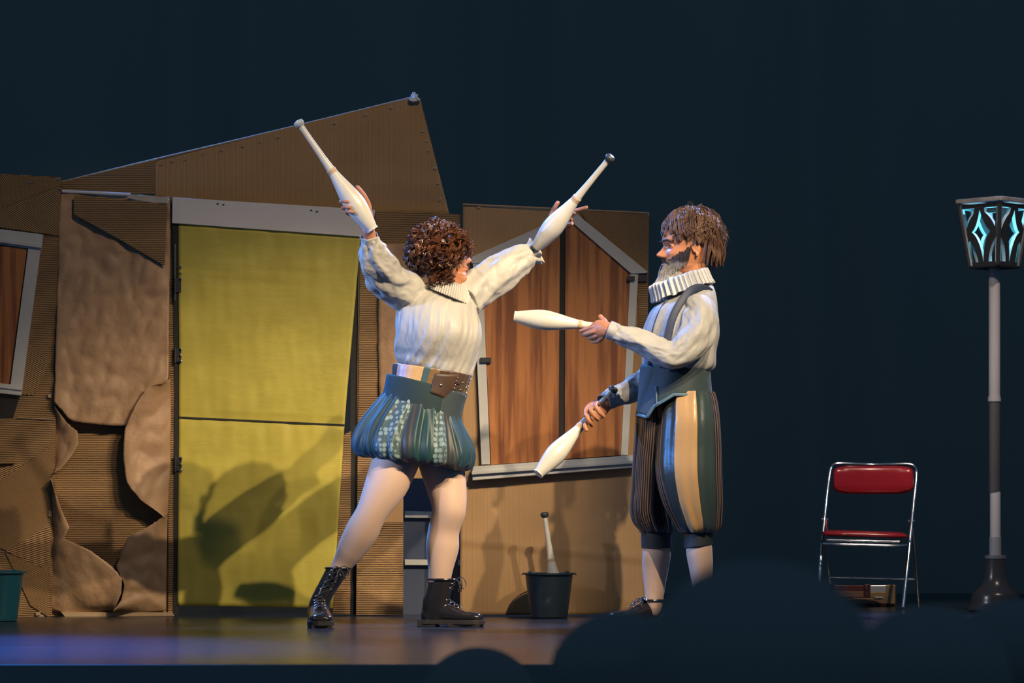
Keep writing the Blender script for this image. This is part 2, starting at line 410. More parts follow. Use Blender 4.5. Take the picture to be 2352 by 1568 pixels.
b = MB(); b.add(*slab([(940,224),(962,224),(961,230),(950,233),(940,230)], WY+.05, .05)); b.add(*slab([(956,220),(966,228),(963,231),(953,223)], WY+.045, .03)); b.build('jaw', mat('clamp_white', (.75,.78,.85), .4), cl, smooth=False, bevel=.001)
b = MB(); b.add(*tube([P(951,226,WY+.07),P(951,212,WY+.07)], [.008,.008], 10)); b.add(*tube([P(944,219,WY+.07),P(960,219,WY+.07)], [.005,.005], 8)); b.build('screw', MATS['clamp_white'], cl)

# --- narrow flat right of the door (mostly behind the performer)
nf = thing('cardboard_flat', P(880, 1413, WY), 'narrow brown flat behind the curly-haired performer, between yellow door and shuttered window', 'stage set wall')
patch('sheet', [(826,482),(1058,492),(1058,1098),(926,1098),(926,1412),(818,1412),(820,900)], nf, card(90, 'narrow_fine', .006, .2), WY+.02, .02)
patch('header', [(862,484),(1058,492),(1058,560),(862,560)], nf, card(1), WY+.005, .012)
patch('strip', [(828,560),(870,560),(868,1300),(820,1412),(818,1412),(822,1000)], nf, card(0), WY+.008, .01)
patch('patch', [(820,1198),(926,1198),(926,1412),(818,1412)], nf, card(0), WY-.01, .01)
paper('wrapping_paper', [(870,560),(869,800),(872,1000)], [(1058,560),(1056,800),(1056,1000)], nf, M_paper, WY+.0, bulge=.01, curl=0, crump=.014, seed=41, ragged=0)
patch('door_gap_shade', [(806,560),(822,560),(822,1412),(804,1412)], nf, M_dark, WY+.03, .02)  # no real upright: dark strip painted as the shaded gap beside the door
patch('door_stop', [(786,1000),(806,990),(804,1410),(764,1410)], nf, card(0), WY+.012, .01)
# opening with dark cloth and pale battens
bf = thing('back_frame', P(990, 1413, WY+.3), 'dark blue frame with pale crossbars, seen through the gap between the legs', 'frame')
patch('panel', [(925,1090),(1062,1090),(1062,1412),(925,1412)], bf, mat('blue_black_cloth', (.05,.07,.13), .6), WY+.32, .02)
patch('crossbar', [(930,1173),(1062,1176),(1062,1190),(930,1188)], bf, M_white, WY+.29, .02)
patch('crossbar', [(930,1284),(1062,1286),(1062,1298),(930,1297)], bf, M_white, WY+.29, .02)
patch('upright', [(1040,1090),(1052,1090),(1052,1412),(1040,1412)], bf, mat('dark_wood', (.10,.06,.04), .5), WY+.27, .02)

# --- right flat with the gabled window
rp = thing('cardboard_flat', P(1275, 1412, WY-.05), 'wide brown cardboard house wall that carries the gabled shuttered window', 'stage set wall')
def right_sheet():
    top = resamp([(1063,468),(1491,488)], 60); bot = resamp([(1056,1412),(1480,1412)], 60); V = []; Fc = []; k = 110
    for j in range(k+1):
        for i in range(61):
            q = top[i].lerp(bot[i], j/k); x, y = q.x, q.y
            d = .006*wob(x*.006, y*.006, 9)
            g = (y-(1243+.1*(x-1060)))/5.; d += .006*math.exp(-g*g) - .003*math.tanh(g)*math.exp(-abs(g)*.1)
            V.append(P(x, y, WY-.06)+Vector((0,-d,0)))
    for j in range(k):
        for i in range(60): Fc.append((j*61+i, (j+1)*61+i, (j+1)*61+i+1, j*61+i+1))
    b = MB(); b.add(V, Fc); o = b.build('sheet', M_card_fine, rp, angle=80); s = o.modifiers.new('t','SOLIDIFY'); s.thickness = .012; s.offset = -1
right_sheet()
patch('patch', [(1330,482),(1489,488),(1489,690),(1467,690)], rp, card(62), WY-.072, .006)
patch('patch', [(1466,640),(1489,640),(1487,752),(1466,752)], rp, card(1), WY-.073, .007)
patch('top_edge', [(1063,467),(1491,487),(1491,490),(1063,470)], rp, M_edge, WY-.075, .01)
staples([(1474,489),(1100,475),(1280,478),(1455,1380),(1310,1414)], rp, WY-.075)
wn = thing('gabled_window', P(1270, 1100, WY-.07), 'tall gabled window with closed orange-brown plank shutters in a white painted frame', 'window')
patch('gable_board', [(1083,590),(1322,484),(1322,512),(1108,604),(1083,604)], wn, M_white, WY-.10, .03)
patch('gable_board', [(1316,484),(1488,624),(1484,627),(1450,628),(1316,512)], wn, M_white, WY-.102, .03)
patch('jamb', [(1086,602),(1108,604),(1126,1066),(1106,1066)], wn, M_white, WY-.095, .03)
patch('jamb', [(1448,626),(1466,630),(1442,1044),(1426,1046)], wn, M_white, WY-.095, .03)
patch('eave_block', [(1466,628),(1486,627),(1486,646),(1466,646)], wn, M_black, WY-.09, .02)
b = MB(); b.add(*slab([(1085,1071),(1456,1045),(1456,1058),(1085,1084)], WY-.13, .06)); b.add(*slab([(1083,1082),(1458,1056),(1458,1064),(1083,1090)], WY-.145, .07)); b.add(*slab([(1085,1088),(1458,1062),(1458,1073),(1085,1103)], WY-.125, .05))
b.build('sill', M_white, wn, smooth=False, bevel=.003)
def shutter(pts, seed):
    m = M_wood; o = patch('shutter', pts, wn, m, WY-.088, .015); o.data.update(); return o
shutter([(1108,604),(1286,526),(1283,1056),(1128,1067)], 1)
shutter([(1299,520),(1318,508),(1452,628),(1440,1044),(1297,1054)], 2)
patch('shutter_gap_shade', [(1284,524),(1300,518),(1298,1056),(1282,1058)], wn, M_dark, WY-.078, .004)  # dark strip in place of the shade between the shutters
patch('hinge', [(1103,821),(1128,821),(1128,832),(1103,832)], wn, M_black, WY-.11, .02)
patch('hinge', [(1441,634),(1458,634),(1458,644),(1441,644)], wn, M_black, WY-.11, .02)

# ------------------------------------------------------------------ buckets
def bucket(loc, m, label, sc=1.0):
    t = thing('bucket', loc, label, 'bucket', 'plastic buckets by the house')
    hgt = .215*sc; r1, r2 = .088*sc, .118*sc; M = Matrix.Translation(loc)
    prof = [(r1-.01,.0),(r1,.004),(r1+(r2-r1)*.97-.004, hgt*.93),(r2-.004,hgt*.955),(r2+.010,hgt*.965),(r2+.010,hgt),(r2-.002,hgt),(r2-.008,hgt*.95),(r1-.006,.012),(.001,.012)]
    b = MB(); b.add(*lathe(prof, 48, M)); b.build('tub', m, t, angle=35)
    for s in (-1, 1):
        b = MB(); b.add(*box(loc+Vector((s*r2*.75-.012, -.06, hgt-.004)), loc+Vector((s*r2*.75+.006, -.04, hgt+.010)))); b.build('handle_lug', m, t, bevel=.002, smooth=False)
    b = MB(); pts = [loc+Vector((math.cos(a)*(r2+.012), .02+math.sin(a)*.02+.10*math.sin(a), hgt-.01+.012*math.sin(a))) for a in [PI*i/12 for i in range(13)]]
    b.add(*tube(pts, [.003]*13, 6, 1)); b.build('bail_handle', M_steel, t)
    return t
M_bk1 = mat('black_plastic', (.035,.055,.07), .4)
M_bk2 = mat('teal_plastic', (.006,.075,.115), .4)
Yb = 15.3
bloc = P(1261, 0, Yb); bloc.z = 0.0
bucket(bloc, M_bk1, 'dark bucket standing before the shuttered window, with one club sticking out')
Yc = 14.75
tb = P(-8, 0, Yc); tb.z = 0
bucket(tb, M_bk2, 'teal blue plastic bucket cut off by the left edge of the photo', 1.07)

# ------------------------------------------------------------------ juggling clubs
M_club = mat('club_white', (.68,.66,.60), .32, coat=.3, noise=(9, (.60,.58,.51)))
M_ring = mat('club_ring', (.55,.40,.26), .5)
M_knob = mat('club_knob_dark', (.04,.045,.055), .4)
M_knob2 = mat('club_knob_pale', (.50,.56,.62), .4)
def club(base, tip, label, L=.56, pale=False, dark_base=False):
    base = Vector(base); tip = Vector(tip); d = (tip-base).normalized()
    Mx = Matrix.Translation(base) @ d.to_track_quat('Z', 'Y').to_matrix().to_4x4() @ Matrix.Scale(L, 4)
    t = thing('juggling_club', base, label, 'juggling club', 'white juggling clubs')
    prof = [(.036,0),(.043,.004),(.045,.012),(.056,.06),(.073,.14),(.083,.215),(.080,.28),(.067,.36),(.053,.43),(.042,.49),(.037,.52)]
    b = MB(); b.add(*lathe([tuple(q) for q in resample(prof, 4)], 40, Mx)); b.build('body', M_club, t, angle=50)
    b = MB(); b.add(*lathe([(.030,-.004),(.046,-.002),(.047,.008),(.044,.013),(.03,.013)], 32, Mx)); b.build('base_cap', M_knob if dark_base else M_club, t)
    b = MB(); b.add(*lathe([(.036,.517),(.0385,.52),(.0385,.526),(.036,.529),(.0372,.532),(.0378,.552),(.036,.556),(.034,.556)], 32, Mx)); b.build('collar', M_ring, t)
    b = MB(); b.add(*lathe([(.034,.55),(.031,.58),(.026,.68),(.0235,.80),(.0225,.90),(.024,.955)], 28, Mx)); b.build('handle', M_club, t)
    b = MB(); b.add(*lathe([(.018,.94),(.024,.945),(.034,.958),(.040,.972),(.040,.984),(.034,.996),(.018,1.0),(.003,1.0)], 28, Mx)); b.build('knob', M_knob2 if pale else M_knob, t, angle=60)
    return t
WYm = 13.95; MYm = 14.0
club(P(856,528,WYm,-.38), P(690,288,WYm,-.40), 'white club held highest, at upper left in front of the roof, with a pale knob', .560, pale=True)
club(P(1230,570,WYm,.12), P(1398,366,WYm,-.10), 'white club raised to the upper right with its dark knob against the black backdrop', .552, dark_base=True)
club(P(1182,727,MYm,-.10), P(1458,760,MYm,-.14), 'white club held out level in front of the shutters by the bearded man', .535)
club(P(1236,1088,MYm,-.10), P(1413,889,MYm,.06), 'white club pointing down to the left from the lower hand of the bearded man', .535)
club(bloc+Vector((.05,.03,.012)), bloc+Vector((-.022,.0,.50)), 'white club standing handle up in the dark bucket', .50)

# ------------------------------------------------------------------ people: shared builders
def interp(tab, z):
    if z <= tab[0][0]: return tab[0][1]
    for (z0,a),(z1,b_) in zip(tab, tab[1:]):
        if z <= z1:
            t = (z-z0)/(z1-z0); t = t*t*(3-2*t)*.5+t*.5; return a+(b_-a)*t
    return tab[-1][1]
FRONT = [(-.118,.045),(-.108,.078),(-.095,.090),(-.085,.089),(-.077,.083),(-.070,.088),(-.066,.089),(-.0625,.084),(-.058,.090),(-.053,.0895),(-.043,.086),(-.03,.086),(0,.081),(.015,.088),(.028,.091),(.05,.089),(.07,.080),(.09,.062),(.105,.038),(.116,.0)]
BACK = [(-.118,.0),(-.10,-.035),(-.08,-.058),(-.05,-.075),(-.02,-.088),(.02,-.10),(.05,-.098),(.08,-.078),(.10,-.045),(.116,-.0)]
WID = [(-.118,.016),(-.108,.030),(-.095,.042),(-.075,.053),(-.05,.061),(-.02,.067),(.01,.071),(.04,.075),(.065,.070),(.088,.053),(.105,.030),(.116,.002)]
NOSE = [(-.050,0),(-.044,.003),(-.040,.017),(-.034,.026),(-.028,.027),(-.020,.021),(-.010,.014),(.0,.0085),(.010,.004),(.020,.0)]
def head_geo(M, nose=1.0):
    V = []; Fc = []; nz, nn = 120, 120
    for i in range(nz+1):
        z = -.118+.234*i/nz
        f, bk, wd = interp(FRONT,z), interp(BACK,z), interp(WID,z)
        xc = (f+bk)*.5*.6 + .4*bk*.3; rf = f-xc; rb = xc-bk
        for j in range(nn):
            th = 2*PI*j/nn; c, s = math.cos(th), math.sin(th)
            e = 2.25; k = (abs(c)**e+abs(s)**e)**(-1/e)
            x = xc + (rf if c > 0 else rb)*c*k; y = wd*s*k
            if c > 0:
                a = interp(NOSE, z)*nose; sg = .0085 + .006*max(0,min(1,(-z-.01)/.03))
                x += a*math.exp(-(y/sg)**2)
                for sd in (-1, 1):
                    g = math.exp(-((y-sd*.032)/.017)**2-((z-.002)/.012)**2); x -= .013*g          # socket
                    g = math.exp(-((y-sd*.030)/.020)**2-((z-.022)/.007)**2); x += .0045*g         # brow
                    g = math.exp(-((y-sd*.042)/.018)**2-((z+.028)/.016)**2); x += .005*g; y += sd*.003*g   # cheek
                    g = math.exp(-((y-sd*.013)/.006)**2-((z+.037)/.006)**2); x += .007*g          # nostril wing
                g = math.exp(-(y/.024)**4)
                x += g*(.004*math.exp(-((z+.0575)/.0035)**2)+.0045*math.exp(-((z+.0685)/.004)**2)-.006*math.exp(-((z+.063)/.0018)**2))
            V.append(M @ Vector((x, y, z)))
    for i in range(nz):
        for j in range(nn): Fc.append((i*nn+j, i*nn+(j+1) % nn, (i+1)*nn+(j+1) % nn, (i+1)*nn+j))
    Fc.append(tuple(reversed(range(nn)))); Fc.append(tuple(nz*nn+j for j in range(nn)))
    return V, Fc
def ear_geo(mb, M, side):
    MM = M @ Matrix.Translation((-.012, side*.070, -.012)) @ Matrix.Rotation(side*-.35, 4, 'Z') @ Matrix.Rotation(.15, 4, 'Y')
    mb.add(*ball(MM.translation, (.015,.006,.028), 16, 10, MM.to_3x3().to_4x4()))
    pts = [MM @ Vector((.012-.0*a, side*.008, -.012))for a in [0]]
    pts = [MM @ Vector((math.cos(a)*.016-.001, side*.008, math.sin(a)*.026+.002)) for a in [(-.9+.62*i)*1. for i in range(7)]]
    mb.add(*tube(pts, [.004,.0045,.005,.005,.005,.0045,.004], 8, 3))
    mb.add(*ball(MM @ Vector((.002, side*.006, -.028)), (.008,.005,.009), 10, 6))
def finger(mb, pts, Y, r=.0085, tip=.0072):
    g = 1.13 if Y == WYm else 1.27
    r *= g; tip *= g
    p = [P(x, y, Y, d) for x, y, d in pts]; n = len(p)
    p[-1] = p[-1]
    rr = [r+(tip-r)*i/(n-1) for i in range(n)]
    mb.add(*tube(p, rr, 12, 4)); mb.add(*ball(p[-1], tip*1.02, 12, 8)); mb.add(*ball(p[0], r*1.05, 12, 8))
def limb(mb, pts, rad, Y, n=64, k=8, caps=True):
    p = [P(x, y, Y, d) for x, y, d in pts]; s = Y/F
    rr = [((q[0]*s), q[1]) if isinstance(q, tuple) else (q*s, q*s) for q in rad]
    mb.add(*tube(p, rr, n, k))
    for e, q in ((p[0], rr[0]), (p[-1], rr[-1])): mb.add(*ball(e, (q[0]*.97, q[1]*.97, q[0]*.97), 16, 10))
M_skin = mat('skin', (.50,.22,.115), .45, sss=.06, noise=(14, (.44,.18,.09)), bump=(90, .12, .002))
M_tights = mat('nude_tights', (.68,.47,.36), .55, noise=(4, (.64,.44,.335)), sheen=.15)
M_lip = mat('lips', (.42,.10,.08), .4)
M_eyew = mat('eye_white', (.42,.36,.32), .35); M_iris = mat('dark_iris', (.05,.03,.02), .15)
M_hair = mat('auburn_hair', (.060,.020,.010), .38, spec=.6, noise=(16, (.14,.050,.018)))
M_hair2 = mat('brown_hair', (.075,.038,.024), .42, spec=.5, noise=(20, (.17,.10,.07)))
M_blouse = mat('cream_blouse', (.45,.435,.40), .5, sheen=.2, bump=(16, .55, .014), stretch=(1.4,1.4,.5))
M_shirt = mat('pale_shirt', (.38,.38,.375), .6, noise=(5, (.34,.335,.32)), bump=(17, .6, .014), stretch=(1,1,.8))
M_frill = mat('pleated_frill', (.50,.485,.45), .6)
M_leather = mat('black_boot_leather', (.022,.020,.022), .20, spec=.6, coat=.5, bump=(40, .25, .003))
M_sole = mat('boot_sole', (.035,.031,.03), .6)
M_lace = mat('boot_lace', (.035,.033,.035), .6)

def panel_mat(name, stops, rough=.5, sheen=.3, stripe=None, voro=None, bumpv=None):
    """colour panels round a garment: stops=[(u0,colour),...] constant bands in the UV's u"""
    m = bpy.data.materials.new(name); t, b = nt(m); L = t.links
    uv = t.nodes.new('ShaderNodeUVMap'); sp = t.nodes.new('ShaderNodeSeparateXYZ'); L.new(uv.outputs[0], sp.inputs[0])
    r = t.nodes.new('ShaderNodeValToRGB'); r.color_ramp.interpolation = 'CONSTANT'; els = r.color_ramp.elements
    while len(els) < len(stops): els.new(.5)
    for e, (u, c) in zip(els, stops): e.position = u; e.color = (*c, 1)
    L.new(sp.outputs[0], r.inputs[0]); out = r.outputs[0]
    if stripe:      # (bands [(u0,u1)...], freq, dark colour)
        ms = None
        for (u0, u1) in stripe[0]:
            g = t.nodes.new('ShaderNodeMath'); g.operation = 'GREATER_THAN'; L.new(sp.outputs[0], g.inputs[0]); g.inputs[1].default_value = u0
            l = t.nodes.new('ShaderNodeMath'); l.operation = 'LESS_THAN'; L.new(sp.outputs[0], l.inputs[0]); l.inputs[1].default_value = u1
            k = t.nodes.new('ShaderNodeMath'); k.operation = 'MULTIPLY'; L.new(g.outputs[0], k.inputs[0]); L.new(l.outputs[0], k.inputs[1])
            if ms is None: ms = k.outputs[0]
            else:
                a = t.nodes.new('ShaderNodeMath'); a.operation = 'MAXIMUM'; L.new(ms, a.inputs[0]); L.new(k.outputs[0], a.inputs[1]); ms = a.outputs[0]
        ns = t.nodes.new('ShaderNodeTexNoise'); ns.inputs['Scale'].default_value = 7; L.new(uv.outputs[0], ns.inputs['Vector'])
        ad = t.nodes.new('ShaderNodeMath'); ad.operation = 'MULTIPLY_ADD'; L.new(ns.outputs['Fac'], ad.inputs[0]); ad.inputs[1].default_value = .018; L.new(sp.outputs[0], ad.inputs[2])
        mu = t.nodes.new('ShaderNodeMath'); mu.operation = 'MULTIPLY'; L.new(ad.outputs[0], mu.inputs[0]); mu.inputs[1].default_value = 2*PI*stripe[1]
        si = t.nodes.new('ShaderNodeMath'); si.operation = 'SINE'; L.new(mu.outputs[0], si.inputs[0])
        gt = t.nodes.new('ShaderNodeMath'); gt.operation = 'GREATER_THAN'; L.new(si.outputs[0], gt.inputs[0]); gt.inputs[1].default_value = -.25
        k2 = t.nodes.new('ShaderNodeMath'); k2.operation = 'MULTIPLY'; L.new(gt.outputs[0], k2.inputs[0]); L.new(ms, k2.inputs[1])
        mx = t.nodes.new('ShaderNodeMix'); mx.data_type = 'RGBA'; L.new(k2.outputs[0], mx.inputs[0]); L.new(out, mx.inputs[6]); mx.inputs[7].default_value = (*stripe[2], 1); out = mx.outputs[2]
    if voro:        # (bands, scale, colour)
        ms = None
        for (u0, u1) in voro[0]:
            g = t.nodes.new('ShaderNodeMath'); g.operation = 'GREATER_THAN'; L.new(sp.outputs[0], g.inputs[0]); g.inputs[1].default_value = u0
            l = t.nodes.new('ShaderNodeMath'); l.operation = 'LESS_THAN'; L.new(sp.outputs[0], l.inputs[0]); l.inputs[1].default_value = u1
            k = t.nodes.new('ShaderNodeMath'); k.operation = 'MULTIPLY'; L.new(g.outputs[0], k.inputs[0]); L.new(l.outputs[0], k.inputs[1])
            if ms is None: ms = k.outputs[0]
            else:
                a = t.nodes.new('ShaderNodeMath'); a.operation = 'MAXIMUM'; L.new(ms, a.inputs[0]); L.new(k.outputs[0], a.inputs[1]); ms = a.outputs[0]
        tc = t.nodes.new('ShaderNodeTexCoord')
        v = t.nodes.new('ShaderNodeTexVoronoi'); v.inputs['Scale'].default_value = voro[1]; v.inputs['Randomness'].default_value = .35; L.new(tc.outputs['Object'], v.inputs['Vector'])
        lt_ = t.nodes.new('ShaderNodeMath'); lt_.operation = 'LESS_THAN'; L.new(v.outputs['Distance'], lt_.inputs[0]); lt_.inputs[1].default_value = .43
        k2 = t.nodes.new('ShaderNodeMath'); k2.operation = 'MULTIPLY'; L.new(lt_.outputs[0], k2.inputs[0]); L.new(ms, k2.inputs[1])
        mx = t.nodes.new('ShaderNodeMix'); mx.data_type = 'RGBA'; L.new(k2.outputs[0], mx.inputs[0]); L.new(out, mx.inputs[6]); mx.inputs[7].default_value = (*voro[2], 1); out = mx.outputs[2]
    L.new(out, b.inputs['Base Color']); b.inputs['Roughness'].default_value = rough; b.inputs['Sheen Weight'].default_value = sheen
    tc = t.nodes.new('ShaderNodeTexCoord'); n2 = t.nodes.new('ShaderNodeTexNoise'); n2.inputs['Scale'].default_value = 22; L.new(tc.outputs['Object'], n2.inputs['Vector'])
    bp = t.nodes.new('ShaderNodeBump'); bp.inputs['Strength'].default_value = .3; bp.inputs['Distance'].default_value = bumpv or .006
    L.new(n2.outputs['Fac'], bp.inputs['Height']); L.new(bp.outputs[0], b.inputs['Normal'])
    return m
def lock(mb, p0, nrm, down, length, coil, turns, r, seg=22, curl_out=.0, rnd=random):
    """one curl of hair: a coil running along `down`, tapering"""
    d = down.normalized(); a = nrm.cross(d).normalized(); ph = rnd.uniform(0, 6.28); pts = []; rr = []
    for i in range(seg+1):
        t = i/seg; c = coil*(.35+.65*min(1, t*2))
        pts.append(p0 + d*length*t + a*c*math.cos(ph+turns*2*PI*t) + nrm*(c*math.sin(ph+turns*2*PI*t)+curl_out*math.sin(PI*t)))
        rr.append((r*(1-.75*t*t), r*.55*(1-.75*t*t)))
    mb.add(*tube(pts, rr, 5, 1, ref=nrm))

def bundle(mb, p0, nrm, down, length, coil, turns, r, seg, curl_out, k):
    d = down.normalized(); a = nrm.cross(d).normalized(); ph = random.uniform(0, 6.28)
    for s_i in range(k):
        pts = []; rr = []; oc = 1+random.uniform(-.22,.22); op = random.uniform(-.35,.35); sh_ = Vector((random.gauss(0,.0022),random.gauss(0,.0022),random.gauss(0,.0022)))
        for i in range(seg+1):
            t = i/seg; c = coil*oc*(.35+.65*min(1, t*2))
            pts.append(p0 + sh_ + d*length*t + a*c*math.cos(ph+op+turns*2*PI*t) + nrm*(c*math.sin(ph+op+turns*2*PI*t)+curl_out*math.sin(PI*t)))
            rr.append(r*(1-.7*t*t))
        mb.add(*tube(pts, rr, 4, 1, ref=nrm))

# boots -------------------------------------------------------------
def boot(parent, ankle_top, heel, toe, shaft_r, zsole, label_side, ws=1.0):
    """ankle_top: centre of the cuff; heel, toe: floor points (world). leather upper + sole + laces as separate parts"""
    fwd = (toe-heel); L = fwd.length; fwd.normalize(); up = Vector((0,0,1)); side = fwd.cross(up).normalized()*ws
    def fp(t, h, s=0): return heel + fwd*L*t + up*h + side*s
    mb = MB()
    ank = fp(.24, .10)
    rows = [(ankle_top, fwd*shaft_r*1.02, side*shaft_r*.92), (ankle_top.lerp(ank,.4), fwd*shaft_r*.98, side*shaft_r*.85),
            (ank.lerp(ankle_top,.15), fwd*shaft_r*1.05, side*shaft_r*.78), (fp(.24,.065), fwd*.062, side*.040), (fp(.22,.028), fwd*.060, side*.036)]
    mb.add(*loft(rows, 28, 5))
    rows = [(fp(.03,.05), up*.022, side*.024), (fp(.15,.055), up*.035, side*.036), (fp(.35,.062), up*.044, side*.037), (fp(.55,.052), up*.036, side*.041),
            (fp(.72,.043), up*.026, side*.045), (fp(.86,.042), up*.024, side*.043), (fp(.95,.040), up*.019, side*.034), (fp(.99,.036), up*.010, side*.020)]
    mb.add(*loft(rows, 28, 4))
    o = finish(smooth_remesh(mb, .004, 4), 'boot', M_leather, parent)
    # sole with heel block
    out = []
    for t, w_ in ((-.02,.020),(.0,.032),(.10,.038),(.25,.036),(.42,.036),(.58,.044),(.74,.050),(.88,.046),(.97,.034),(1.01,.016)):
        out.append((t, w_))
    V = []; Fc = []; ring_ = [(t, w_) for t, w_ in out]+[(t, -w_) for t, w_ in reversed(out)]; n = len(ring_)
    for h in (.010, .030):
        for t, w_ in ring_: V.append(fp(t, h, w_))
    Fc = [tuple(reversed(range(n))), tuple(range(n, 2*n))]+[(i,(i+1) % n,(i+1) % n+n,i+n) for i in range(n)]
    sb = MB(); sb.add(V, Fc)
    for t0, t1, w0, w1, h0, h1 in ((-.02,.27,.034,.034,0,.03),(.48,.97,.043,.038,0,.014)):
        V = [fp(t0,h0,-w0),fp(t1,h0,-w1),fp(t1,h0,w1),fp(t0,h0,w0),fp(t0,h1,-w0),fp(t1,h1,-w1),fp(t1,h1,w1),fp(t0,h1,w0)]
        sb.add(V, [(3,2,1,0),(4,5,6,7),(0,1,5,4),(1,2,6,5),(2,3,7,6),(3,0,4,7)])
    s = sb.build('sole', M_sole, o, smooth=False, bevel=.002)
    # laces: zigzag up the front + bow, eyelets
    lb = MB(); eb = []
    path = []
    for i in range(9):
        t = i/8
        if t < .45: c = fp(.62-.22*(t/.45), .082+.040*(t/.45)); nrm = (up*1.0+fwd*.3).normalized()
        else:
            q = (t-.45)/.55; base = fp(.40,.122).lerp(ankle_top + fwd*shaft_r*1.06, q); c = base; nrm = (fwd+up*.2).normalized()
        path.append((c, nrm))
    for i in range(8):
        (c0, n0), (c1, n1) = path[i], path[i+1]
        for sg in (-1, 1):
            lb.add(*tube([c0+side*.017*sg+n0*.002, (c0+c1)/2+n0*.007, c1-side*.017*sg+n1*.002], [.0022]*3, 6, 3))
    top, nn_ = path[-1]
    for sg in (-1, 1):
        lp_ = [top, top+side*.02*sg+fwd*.025+up*.008, top+side*.03*sg+fwd*.04-up*.02, top+side*.018*sg+fwd*.03-up*.04, top+fwd*.008-up*.005]
        lb.add(*tube(lp_, [.002]*5, 6, 4)); lb.add(*tube([top, top+side*.01*sg+fwd*.022-up*.02, top+side*.02*sg+fwd*.02-up*.055], [.002]*3, 6, 3))
    lb.build('laces', M_lace, o)
    for (c, nr) in path[::1]:
        for sg in (-1, 1):
            e = MB(); e.add(*ball(c+side*.019*sg+nr*.001, .0042, 8, 6)); e.build('eyelet', M_steel, o)
    # tongue / cuff rim
    rb = MB(); ax, bx = fwd*shaft_r*1.06, side*shaft_r*.96
    pts = [ankle_top - math.cos(a)*ax - math.sin(a)*bx for a in [2*PI*i/24 for i in range(25)]]
    rb.add(*tube(pts, [.005]*25, 8, 1)); rb.build('cuff_rim', M_leather, o)
    return o

# ------------------------------------------------------------------ performer in the white blouse
Y = WYm
wo = thing('person', P(900, 1440, Y), 'curly-haired performer in cream blouse and teal bubble skirt, both arms raised holding clubs', 'person')
def wfold(amp, freq, seed, tw=1.5):
    def f(th, t):
        x = th*freq/(2*PI)*2*PI
        return amp*(math.sin(th*freq + tw*math.sin(t*5+seed)+seed) *(.55+.45*wob(math.cos(th)*2+seed, math.sin(th)*2, t*3))+ 1.3*wob(math.cos(th)*2.2, math.sin(th)*2.2, t*9+seed) - .9*abs(wob(math.cos(th)*3+t*4, math.sin(th)*3, t*14+seed)))
    return f
# body (one continuous surface)
bd = MB()
bd.add(*loft([ring(1032,664,26,6,.055,Y), ring(1015,690,60,8,.085,Y), ring(1005,720,74,8,.105,Y), ring(1006,770,78,8,.115,Y), ring(998,830,72,10,.10,Y), ring(990,870,70,16,.10,Y), ring(975,920,78,22,.12,Y), ring(968,970,88,20,.14,Y), ring(962,1015,88,10,.13,Y), ring(960,1040,60,5,.09,Y)], 40, 4))
bd.add(*tube([P(1040,625,Y),P(1036,650,Y),P(1028,680,Y)], [.058,.056,.066], 24, 4))
Mh = Matrix.Translation(P(1021,583,Y,.0)) @ Matrix.Rotation(math.radians(14), 4, 'Z') @ Matrix.Rotation(math.radians(-3), 4, 'Y') @ Matrix.Scale(1.06, 4)
bd.add(*head_geo(Mh, 1.05)); ear_geo(bd, Mh, -1); ear_geo(bd, Mh, 1)
bd.add(*ball(P(1052,640,Y), (.040,.042,.034), 20, 12))       # full jowl under the chin
limb(bd, [(948,672,-.02),(905,655,-.10),(872,625,-.20),(860,585,-.27),(849,545,-.32),(846,530,-.33)], [34,27,23,20,15,14], Y)
limb(bd, [(1078,672,.06),(1120,645,.10),(1165,618,.13),(1200,594,.15),(1228,572,.17),(1240,560,.175)], [34,27,22,20,15,14], Y)
# legs
limb(bd, [(928,1000,-.02),(908,1060,-.06),(884,1120,-.09),(853,1178,-.11),(832,1218,-.09),(806,1262,-.06),(783,1300,-.04),(752,1345,-.035),(733,1385,-.03)], [56,54,48,36,37.5,32,22,15,14], Y)
limb(bd, [(1000,1000,.05),(1012,1060,.04),(1026,1120,.02),(1031,1172,.0),(1020,1215,.02),(1016,1258,.03),(1012,1305,.02),(1008,1350,.02),(1006,1400,.02)], [56,52,46,39,36,38,29,24,22], Y)
bd.add(*ball(P(1044,1168,Y,-.0), (.040,.05,.055), 16, 10))
# hand at the left of the photo: behind the club, fingers round its left side, thumb on the right
hd = [-.33]
bd.add(*tube([P(847,538,Y,-.33), P(842,515,Y,-.325), P(832,485,Y,-.315), P(822,462,Y,-.31)], [(.028,.020),(.034,.020),(.042,.018),(.036,.014)], 18, 4))
finger(bd, [(812,470,-.31),(795,452,-.315),(783,442,-.335),(777,440,-.375),(779,438,-.40)], Y, .0092)
finger(bd, [(812,476,-.31),(792,468,-.33),(783,464,-.375),(790,462,-.41),(799,463,-.425)], Y, .0092)
finger(bd, [(816,486,-.31),(798,480,-.33),(788,477,-.38),(794,475,-.415),(802,476,-.432)], Y, .0090)
finger(bd, [(822,498,-.31),(804,492,-.34),(796,488,-.38),(801,486,-.415),(808,487,-.43)], Y, .0080)
finger(bd, [(846,505,-.335),(848,475,-.335),(838,452,-.35),(828,438,-.36),(821,430,-.365)], Y, .0105, .0085)
